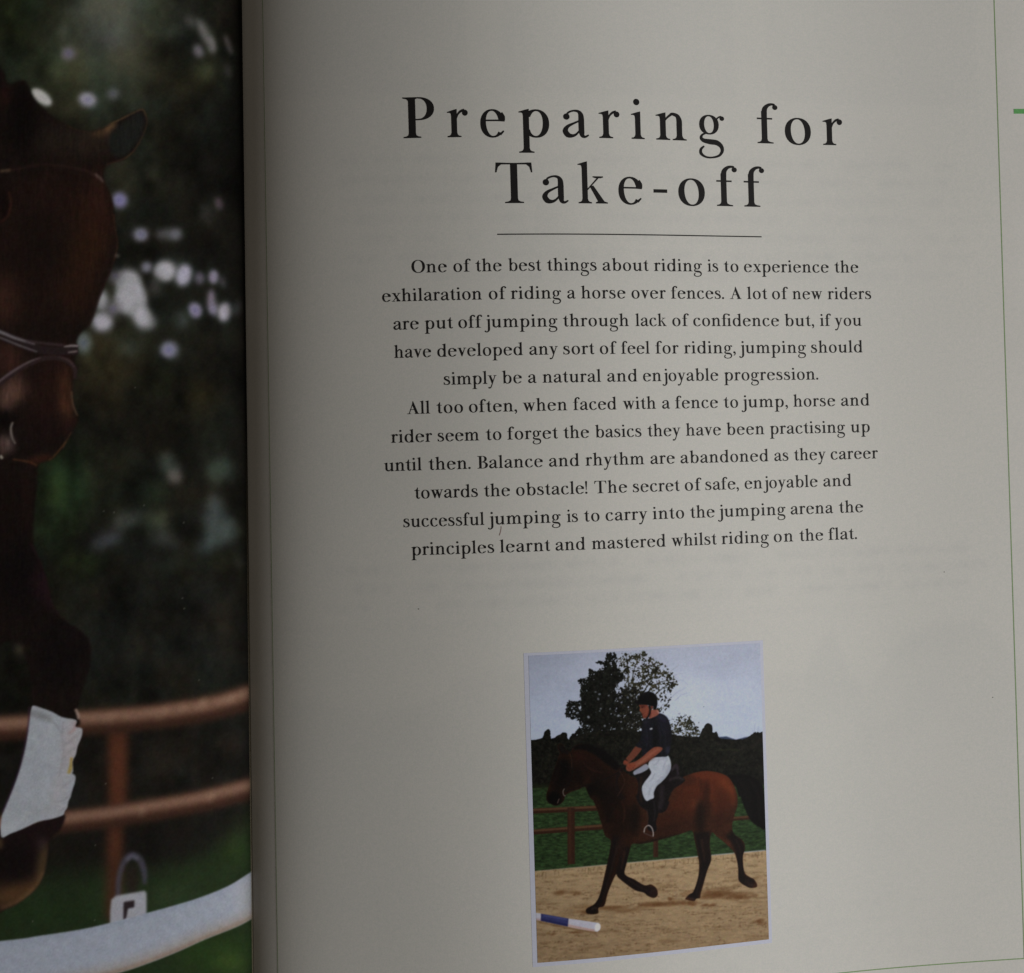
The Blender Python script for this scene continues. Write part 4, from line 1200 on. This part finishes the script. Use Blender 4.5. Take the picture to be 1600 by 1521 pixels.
def lay_text(items, y0, size, font, z_off=0.03):
    """items = [(word, left mm, right mm)]; every word is letter-fitted between its two measured ends"""
    V, F = [], []
    for w, xa, xb in items:
        cs = split_chars(w)
        pos, x = [], 0.0
        for i, ch in enumerate(cs):
            _, _, mn, mx = font[ch]
            lsb, rsb = ADV_SIDE.get(ch, (3, 3))
            if i:
                x += lsb
            pos.append(x - mn)
            x += (mx - mn)
            end = x
            x += rsb
        k = size / 100.0
        slack = (xb - xa) - end * k
        gaps = max(len(cs) - 1, 1)
        sx = 1.0
        if len(cs) == 1 or abs(slack / gaps) > 0.06 * size:        # share a larger misfit between width and spacing
            sx = (xb - xa) / (end * k) if len(cs) == 1 else 1 + 0.6 * (slack / (end * k))
            sx = float(np.clip(sx, .8, 1.25))
            slack = (xb - xa) - end * k * sx
        for i, ch in enumerate(cs):
            gv, gf, _, _ = font[ch]
            base = len(V)
            for a, b_ in gv:
                V.append((xa + (pos[i] + a) * k * sx + slack / gaps * (i if len(cs) > 1 else 0), y0 + b_ * k))
            F += [[base + q for q in f] for f in gf]
    V = np.array(V)
    return np.stack([V[:, 0], V[:, 1], z_right(V[:, 0], V[:, 1]) + z_off], 1), F


# ------------------------------------------------------------------ table top
def table_top():
    x0, x1, y0, y1, z1 = -700, 700, -500, 500, -34.0
    v = [(x0, y0, z1 - 30), (x1, y0, z1 - 30), (x1, y1, z1 - 30), (x0, y1, z1 - 30), (x0, y0, z1), (x1, y0, z1), (x1, y1, z1), (x0, y1, z1)]
    f = [[3, 2, 1, 0], [4, 5, 6, 7], [0, 1, 5, 4], [1, 2, 6, 5], [2, 3, 7, 6], [3, 0, 4, 7]]
    o = make_obj('table_surface', v, f, M['wood'], smooth=False)
    o['kind'] = 'structure'


table_top()

# ------------------------------------------------------------------ the book
book = bpy.data.objects.new('open_book', None)
col.objects.link(book)
book['label'] = 'open riding book with a large horse photograph left and a chapter opening page right'
book['category'] = 'book'


def slab(zf, xs, ys, skew_left, z_off, bottom):
    """closed solid under a page: curved top, flat bottom"""
    X, Y = np.meshgrid(xs, ys)
    g = gutter(Y)
    if skew_left:
        X = np.where(X <= xs[0] + 1e-6, g, X)
    else:
        X = np.where(X >= xs[-1] - 1e-6, g, X)
    Z = zf(X, Y) + z_off
    ny, nx = X.shape
    top = np.stack([X, Y, Z], -1).reshape(-1, 3)
    bot = top.copy()
    bot[:, 2] = bottom
    n = len(top)
    ft = grid_faces(ny, nx)
    fb = ft[:, ::-1] + n
    idx = np.arange(n).reshape(ny, nx)
    sides = []
    for ring in (idx[0, :], idx[:, -1], idx[-1, ::-1], idx[::-1, 0]):
        a, b_ = ring[:-1], ring[1:]
        sides.append(np.stack([a, a + n, b_ + n, b_], 1)[:, ::-1][:, [3, 2, 1, 0]])
    sd = np.concatenate(sides)[:, ::-1]
    return np.concatenate([top, bot]), np.concatenate([ft, fb, sd[:, ::-1]])


def box(x0, x1, y0, y1, z0, z1):
    v = [(x0, y0, z0), (x1, y0, z0), (x1, y1, z0), (x0, y1, z0), (x0, y0, z1), (x1, y0, z1), (x1, y1, z1), (x0, y1, z1)]
    return v, [[3, 2, 1, 0], [4, 5, 6, 7], [0, 1, 5, 4], [1, 2, 6, 5], [2, 3, 7, 6], [3, 0, 4, 7]]


ys_c = np.linspace(BOT_Y, TOP_Y, 30)
xs_r = np.concatenate([[-34], np.linspace(-28, 0, 30), np.linspace(4, R_EDGE, 50)])
v, f = slab(z_right, xs_r, ys_c, True, -0.35, -30.0)
make_obj('page_block', v, f, M['edges'], book, smooth=False)
xs_l = np.concatenate([np.linspace(L_EDGE, -100, 40), np.linspace(-95, -36, 40), [-34]])
v, f = slab(z_left, xs_l, ys_c, False, -0.35, -30.0)
make_obj('page_block', v, f, M['edges'], book, smooth=False)
v, f = box(L_EDGE - 5, R_EDGE + 5, BOT_Y - 4, TOP_Y + 4, -34.0, -30.02)
make_obj('cover', v, f, M['cover'], book, smooth=False)


def axis(lo_, a, b_, hi_, fine, coarse):
    p = [np.arange(lo_, a, coarse)] if a > lo_ else []
    p.append(np.arange(a, b_, fine))
    if hi_ > b_:
        p.append(np.arange(b_, hi_, coarse))
    p.append([hi_])
    return np.concatenate(p)


# right page: plain paper sheet, then the tinted panel printed on it
ys = axis(BOT_Y, BOT_Y, TOP_Y, TOP_Y, 3.0, 3.0)
ts = np.concatenate([np.linspace(0, 0.03, 40), np.linspace(0.032, 0.14, 50), np.linspace(0.145, 1, 170)])
Y, T = np.meshgrid(ys, ts, indexing='ij')
X = gutter(Y) + T * (R_EDGE - gutter(Y))
right_page = make_obj('right_page', np.stack([X, Y, z_right(X, Y)], -1).reshape(-1, 3), grid_faces(*X.shape), M['paper'], book)

GREEN_L = lambda y: gutter(y) + 5.8 - 0.003 * (np.asarray(y) - 10)
PAN_R, PAN_B = 170.92, -129.02
ys = np.linspace(PAN_B, TOP_Y, 560)
ts = np.linspace(0, 1, 400)
Y, T = np.meshgrid(ys, ts, indexing='ij')
X = GREEN_L(Y) + T * (PAN_R - GREEN_L(Y))
tint = np.zeros(X.shape + (3,)) + np.array([0.705, 0.70, 0.672])
ghost = np.zeros(X.shape)                                          # print of the reverse side showing faintly through
ny, nx = X.shape
wordy = vnoise(ny, nx, 3, 4) + .7 * vnoise(ny, nx, 2, 2)


def ghost_lines(ytop, n, pitch, xa, xb, amp):
    for k in range(n):
        yc = ytop - k * pitch
        band = np.exp(-((Y - yc) / (pitch * .26)) ** 2)
        gap = np.clip((vnoise(1, nx, 3, 9) + .32) * 6, 0, 1)
        ends = np.clip((X - xa) / 3, 0, 1) * np.clip((xb - rng.uniform(0, 10) - X) / 3, 0, 1)
        ghost[:] += amp * band * gap * ends * (0.55 + .9 * wordy)


ghost_lines(85, 7, 4.9, -8, 169, .055)
ghost_lines(-18.0, 3, 4.6, -14, 169, .075)
ghost_lines(-111.0, 4, 4.6, 60, 165, .025)
ghost += .02 * np.exp(-((Y + 32.5) / .5) ** 2) * (X < 150)
ex = np.array([-23, -4, 9.5, 20, 30, 60, 78, 88, 112, 116, 120, 124, 129, 139, 148, 160, 166, 170])
ey = np.array([-49, -51.5, -52, -45, -42.5, -46, -40, -47, -48, -40, -36, -48, -53.5, -41, -36.5, -36, -40, -46.0])
sky_line = np.interp(X, ex, ey) + 1.2 * vnoise(ny, nx, 14, 10) + .8 * vnoise(ny, nx, 5, 4)
pic = np.clip((sky_line - Y) / 2.5, 0, 1) * np.clip((X + 23) / .8, 0, 1)
ghost += .024 * pic * (1 + .5 * vnoise(ny, nx, 70, 60) + .3 * vnoise(ny, nx, 16, 18)) * np.clip(1.25 - (sky_line - Y) / 90, .3, 1)
for gx, gy, rx, ry in ((123, -53, 9, 6), (129, -66, 3, 8), (140, -44, 6, 4), (152, -41, 8, 5), (0, -60, 10, 6), (40, -55, 12, 6)):
    ghost += .012 * np.exp(-((X - gx) / rx) ** 2 - ((Y - gy) / ry) ** 2)
for x0, x1 in ((-26, 27), (35, 98), (106, 166)):                   # three pictures across the head of the reverse
    ghost += .020 * np.clip((X - x0) / .8, 0, 1) * np.clip((x1 - X) / .8, 0, 1) * np.clip((Y - 101) / 1.0, 0, 1)
ghost += .010 * np.clip((vnoise(ny, nx, 55, 45) + .5 * vnoise(ny, nx, 18, 16)) * 2, -1, 1)
tint *= 1 - blur(ghost, 1.0)[..., None] * np.array([1.12, 1.0, .82])
make_obj('printed_panel', np.stack([X, Y, z_right(X, Y) + 0.012], -1).reshape(-1, 3), grid_faces(ny, nx), M['tint'], right_page, tint.reshape(-1, 3))


def ribbon(name, xa, ya, xb, yb, w, mat, parent, z_off=0.03, n=160, **k):
    """printed rule between two page points (callable x allowed)"""
    t = np.linspace(0, 1, n)
    y = ya + (yb - ya) * t
    x = xa(y) if callable(xa) else xa + (xb - xa) * t
    p = np.stack([x, y], 1)
    d = np.gradient(p, axis=0)
    d /= np.hypot(d[:, 0], d[:, 1])[:, None]
    nr = np.stack([-d[:, 1], d[:, 0]], 1) * w / 2
    q = np.stack([p - nr, p + nr], 1)                              # n,2,2
    z = z_right(q[..., 0], q[..., 1]) + z_off
    v = np.concatenate([q, z[..., None]], -1).reshape(-1, 3)
    i = np.arange(n - 1) * 2
    return make_obj(name, v, np.stack([i, i + 2, i + 3, i + 1], 1), mat, parent, **k)


ribbon('border_rule', PAN_R, TOP_Y, PAN_R, PAN_B, 0.28, M['green'], right_page, label='thin green vertical rule along the outer margin')
ribbon('border_rule', -25, PAN_B, PAN_R, PAN_B, 0.28, M['green'], right_page, 0.034, label='thin green horizontal rule at the foot of the page')
ribbon('border_rule', GREEN_L, TOP_Y, 0, PAN_B, 0.13, M['green'], right_page, 0.038, label='thin dark rule close to the gutter')
ribbon('corner_tab', 175.5, 99.72, R_EDGE - .5, 99.72, 1.3, M['green_tab'], right_page, n=20, label='short thick green bar in the outer margin')

# ------------------------------------------------------------------ text on the right page
HEAD = [([('P', 10.14, 18.0), ('r', 21.22, 26.45), ('e', 29.56, 35.85), ('p', 39.23, 47.11), ('a', 50.54, 57.42), ('r', 60.07, 65.56), ('i', 68.63, 72.14), ('n', 75.24, 83.49), ('g', 86.82, 93.97), ('f', 103.12, 108.96), ('o', 110.85, 118.2), ('r', 121.59, 127.09)], 90.41),
        ([('T', 32.92, 42.42), ('a', 44.76, 51.57), ('k', 54.15, 61.82), ('e', 64.7, 71.09), ('-', 74.06, 77.77), ('o', 80.77, 88.04), ('f', 91.3, 97.07), ('f', 98.9, 104.68)], 73.63)]
for row, y0 in HEAD:
    v, f = lay_text(row, y0, 6.95, GLY_HEAD)
    make_obj('heading_line', v, f, M['ink'], right_page, smooth=False)
ribbon('heading_rule', 33.0, 65.765, 103.43, 65.765, 0.3, M['ink'], right_page)
BODY = [
    [('One', 11.2, 20.03), ('of', 21.72, 26.11), ('the', 27.28, 33.87), ('best', 35.58, 43.96), ('things', 45.48, 58.35), ('about', 59.9, 72.14), ('riding', 73.56, 86.61), ('is', 88.15, 91.1), ('to', 92.65, 96.7), ('experience', 98.26, 122.02), ('the', 123.69, 130.4)],
    [('exhilaration', 3.66, 28.68), ('of', 30.42, 34.88), ('riding', 35.98, 48.89), ('a', 50.46, 52.62), ('horse', 54.08, 65.73), ('over', 67.35, 76.53), ('fences.', 77.96, 92.47), ('A', 94.07, 97.36), ('lot', 98.87, 104.52), ('of', 105.86, 110.36), ('new', 111.58, 119.98), ('riders', 121.51, 133.8)],
    [('are', 6.26, 12.59), ('put', 14.08, 21.18), ('off', 22.55, 28.6), ('jumping', 29.12, 47.73), ('through', 49.17, 66.44), ('lack', 68.15, 76.57), ('of', 78.08, 82.61), ('confidence', 83.79, 107.57), ('but,', 109.19, 117.44), ('if', 119.11, 122.27), ('you', 123.27, 130.88)],
    [('have', 6.26, 15.47), ('developed', 17.04, 38.69), ('any', 40.29, 47.64), ('sort', 49.04, 57.11), ('of', 58.54, 63.0), ('feel', 64.15, 71.78), ('for', 73.32, 79.55), ('riding,', 81.03, 95.21), ('jumping', 96.19, 114.95), ('should', 116.4, 130.96)],
    [('simply', 18.48, 31.77), ('be', 33.19, 38.15), ('a', 39.75, 41.95), ('natural', 43.47, 58.65), ('and', 60.25, 68.26), ('enjoyable', 69.76, 90.19), ('progression.', 91.79, 118.15)],
    [('All', 9.05, 14.82), ('too', 16.47, 23.09), ('often,', 24.58, 36.72), ('when', 38.19, 49.6), ('faced', 51.18, 62.52), ('with', 64.13, 73.01), ('a', 74.64, 76.8), ('fence', 78.19, 89.87), ('to', 91.46, 95.46), ('jump,', 96.39, 109.34), ('horse', 110.92, 122.7), ('and', 124.37, 132.43)],
    [('rider', 4.85, 15.14), ('seem', 16.54, 26.95), ('to', 28.65, 32.57), ('forget', 34.07, 46.99), ('the', 48.44, 55.04), ('basics', 56.67, 68.88), ('they', 70.51, 79.4), ('have', 80.88, 90.45), ('been', 92.04, 102.55), ('practising', 104.08, 125.27), ('up', 126.85, 132.24)],
    [('until', 2.92, 12.36), ('then.', 14.05, 24.57), ('Balance', 26.3, 42.88), ('and', 44.48, 52.33), ('rhythm', 53.91, 69.43), ('are', 71.06, 77.61), ('abandoned', 79.17, 103.49), ('as', 105.1, 109.06), ('they', 110.64, 119.58), ('career', 120.98, 134.3)],
    [('towards', 10.32, 26.21), ('the', 27.75, 34.3), ('obstacle!', 35.88, 54.19), ('The', 56.03, 64.61), ('secret', 66.18, 78.73), ('of', 80.12, 84.71), ('safe,', 85.76, 94.95), ('enjoyable', 96.59, 117.04), ('and', 118.67, 126.65)],
    [('successful', 7.35, 27.62), ('jumping', 28.51, 47.05), ('is', 48.66, 51.52), ('to', 53.1, 57.15), ('carry', 58.74, 69.8), ('into', 71.21, 79.72), ('the', 81.37, 88.04), ('jumping', 88.96, 107.78), ('arena', 109.23, 121.23), ('the', 122.86, 129.66)],
    [('principles', 9.11, 29.91), ('learnt', 31.32, 44.16), ('and', 45.52, 53.25), ('mastered', 54.92, 74.52), ('whilst', 76.03, 88.38), ('riding', 89.71, 102.88), ('on', 104.27, 109.72), ('the', 111.48, 118.16), ('flat.', 119.65, 127.68)]]
for k, row in enumerate(BODY):
    v, f = lay_text(row, 56.467 - 7.0966 * k, 2.13, GLY_BODY)
    make_obj('text_line', v, f, M['ink'], right_page, smooth=False)

# ------------------------------------------------------------------ the small framed photograph
K_RIGHT = 0.55
cs = paint_small()
PX0, PX1, PY0, PY1 = 36.52, 100.33, -119.12, -40.05
BORD = 1.15
xs = np.linspace(PX0, PX1, 60)
ys = np.linspace(PY0, PY1, 80)
X, Y = np.meshgrid(xs, ys)
m, b = new_mat('white_border', (0.63, 0.655, 0.80), 0.45, 0.3)
grain(m, b, rgb_node(m, (0.63, 0.655, 0.80)), [(900, 0.97, 1.03, 0.2), (2600, 0.94, 1.06, 0.3)])
photo = make_obj('printed_photograph', np.stack([X, Y, z_right(X, Y) + 0.03], -1).reshape(-1, 3), grid_faces(*X.shape), m, book)
photo['label'] = 'small white bordered photograph of a rider on a brown horse'
xs = np.linspace(PX0 + BORD + .1, PX1 - .85, 470)
ys = np.linspace(PY0 + 1.0, PY1 - .7, 590)
X, Y = np.meshgrid(xs, ys)
Z = z_right(X, Y) + 0.05
px, py = to_px(X, Y, Z)
colr = np.clip(lin(cs.sample(px, py)) / K_RIGHT - 0.0015, 0.002, 0.9).reshape(-1, 3)
verts = np.stack([X, Y, Z], -1).reshape(-1, 3)
faces = grid_faces(*X.shape)
cx_, cy_ = [(a[:-1, :-1] + a[1:, 1:]) / 2 for a in (px, py)]
lab, piece = tidy_pieces(cs.label_at(cx_, cy_), 500)
lab, piece = lab.ravel(), piece.ravel()
NAMES = {1: 'printed_sky', 2: 'printed_hedge', 3: 'printed_tree', 4: 'printed_grass', 5: 'printed_fence', 6: 'printed_sand', 7: 'printed_horse', 8: 'printed_tail', 9: 'printed_saddle', 10: 'printed_rider', 11: 'printed_pole'}
for k, nm in NAMES.items():
    for q in np.unique(piece[lab == k]):
        fk = faces[(piece == q) & (lab == k)]
        vv, cc, ff = subset(verts, colr, fk)
        make_obj(nm, vv, ff, M['print'], photo, cc)

# ------------------------------------------------------------------ left page with its full-bleed photograph
K_LEFT = 0.47
cl = paint_left()
ys = axis(BOT_Y, -124.0, 131.0, TOP_Y, 0.24, 2.0)
us = np.concatenate([-np.arange(0.0, 66.0, 0.24), -np.arange(66.0, -L_EDGE - 36, 3.0)])[::-1]
Y, U = np.meshgrid(ys, us, indexing='ij')
X = gutter(Y) + U
Z = z_left(X, Y)
make_obj('left_page', np.stack([X, Y, Z], -1)[::8, ::4].reshape(-1, 3), grid_faces(*X[::8, ::4].shape), M['paper'], book)
left_page = bpy.data.objects['left_page']
Z = Z + 0.06
px, py = to_px(X, Y, Z)
alb = np.clip(lin(cl.sample(px, py)) / K_LEFT - 0.0012, 0.002, 0.9)
edge = (U > -0.26)[..., None] * np.clip((20 - Y) / 60, 0, 1)[..., None] * 0.75   # raw paper edge at the fold
alb = alb * (1 - edge) + np.array([0.34, 0.30, 0.22]) * edge
colr = alb.reshape(-1, 3)
verts = np.stack([X, Y, Z], -1).reshape(-1, 3)
faces = grid_faces(*X.shape)
cx_, cy_ = [(a[:-1, :-1] + a[1:, 1:]) / 2 for a in (px, py)]
lab, piece = tidy_pieces(cl.label_at(cx_, cy_), 200)
lab, piece = lab.ravel(), piece.ravel()
LN = {0: 'printed_background', 1: 'printed_horse', 2: 'printed_leg_wrap', 3: 'printed_fence', 4: 'printed_bridle', 5: 'printed_pole', 6: 'printed_cup'}
for k, nm in LN.items():
    for q in np.unique(piece[lab == k]):
        fk = faces[(piece == q) & (lab == k)]
        vv, cc, ff = subset(verts, colr, fk)
        make_obj(nm, vv, ff, M['print'], left_page, cc)

# ------------------------------------------------------------------ tiny marks on the paper
mk, _ = new_mat('red_fibre', (0.22, 0.07, 0.06), 0.7, 0.2)


def mark(name, pts, w, mat):
    p = spline(pts, False, 6)
    d = np.gradient(p, axis=0)
    d /= np.hypot(d[:, 0], d[:, 1])[:, None]
    nr = np.stack([-d[:, 1], d[:, 0]], 1) * w / 2
    q = np.stack([p - nr, p + nr], 1)
    z = z_right(q[..., 0], q[..., 1]) + 0.05
    v = np.concatenate([q, z[..., None]], -1).reshape(-1, 3)
    i = np.arange(len(p) - 1) * 2
    make_obj(name, v, np.stack([i, i + 2, i + 3, i + 1], 1), mat, right_page)


mark('ink_fleck', [(31.85, -7.9), (31.7, -9.0), (31.3, -10.2)], 0.11, mk)
for x, y in ((10.4, -28.0), (151.8, -24.2), (164.3, -58.4)):
    mark('ink_fleck', [(x, y), (x + .1, y), (x + .2, y + .05)], 0.2, M['ink'])
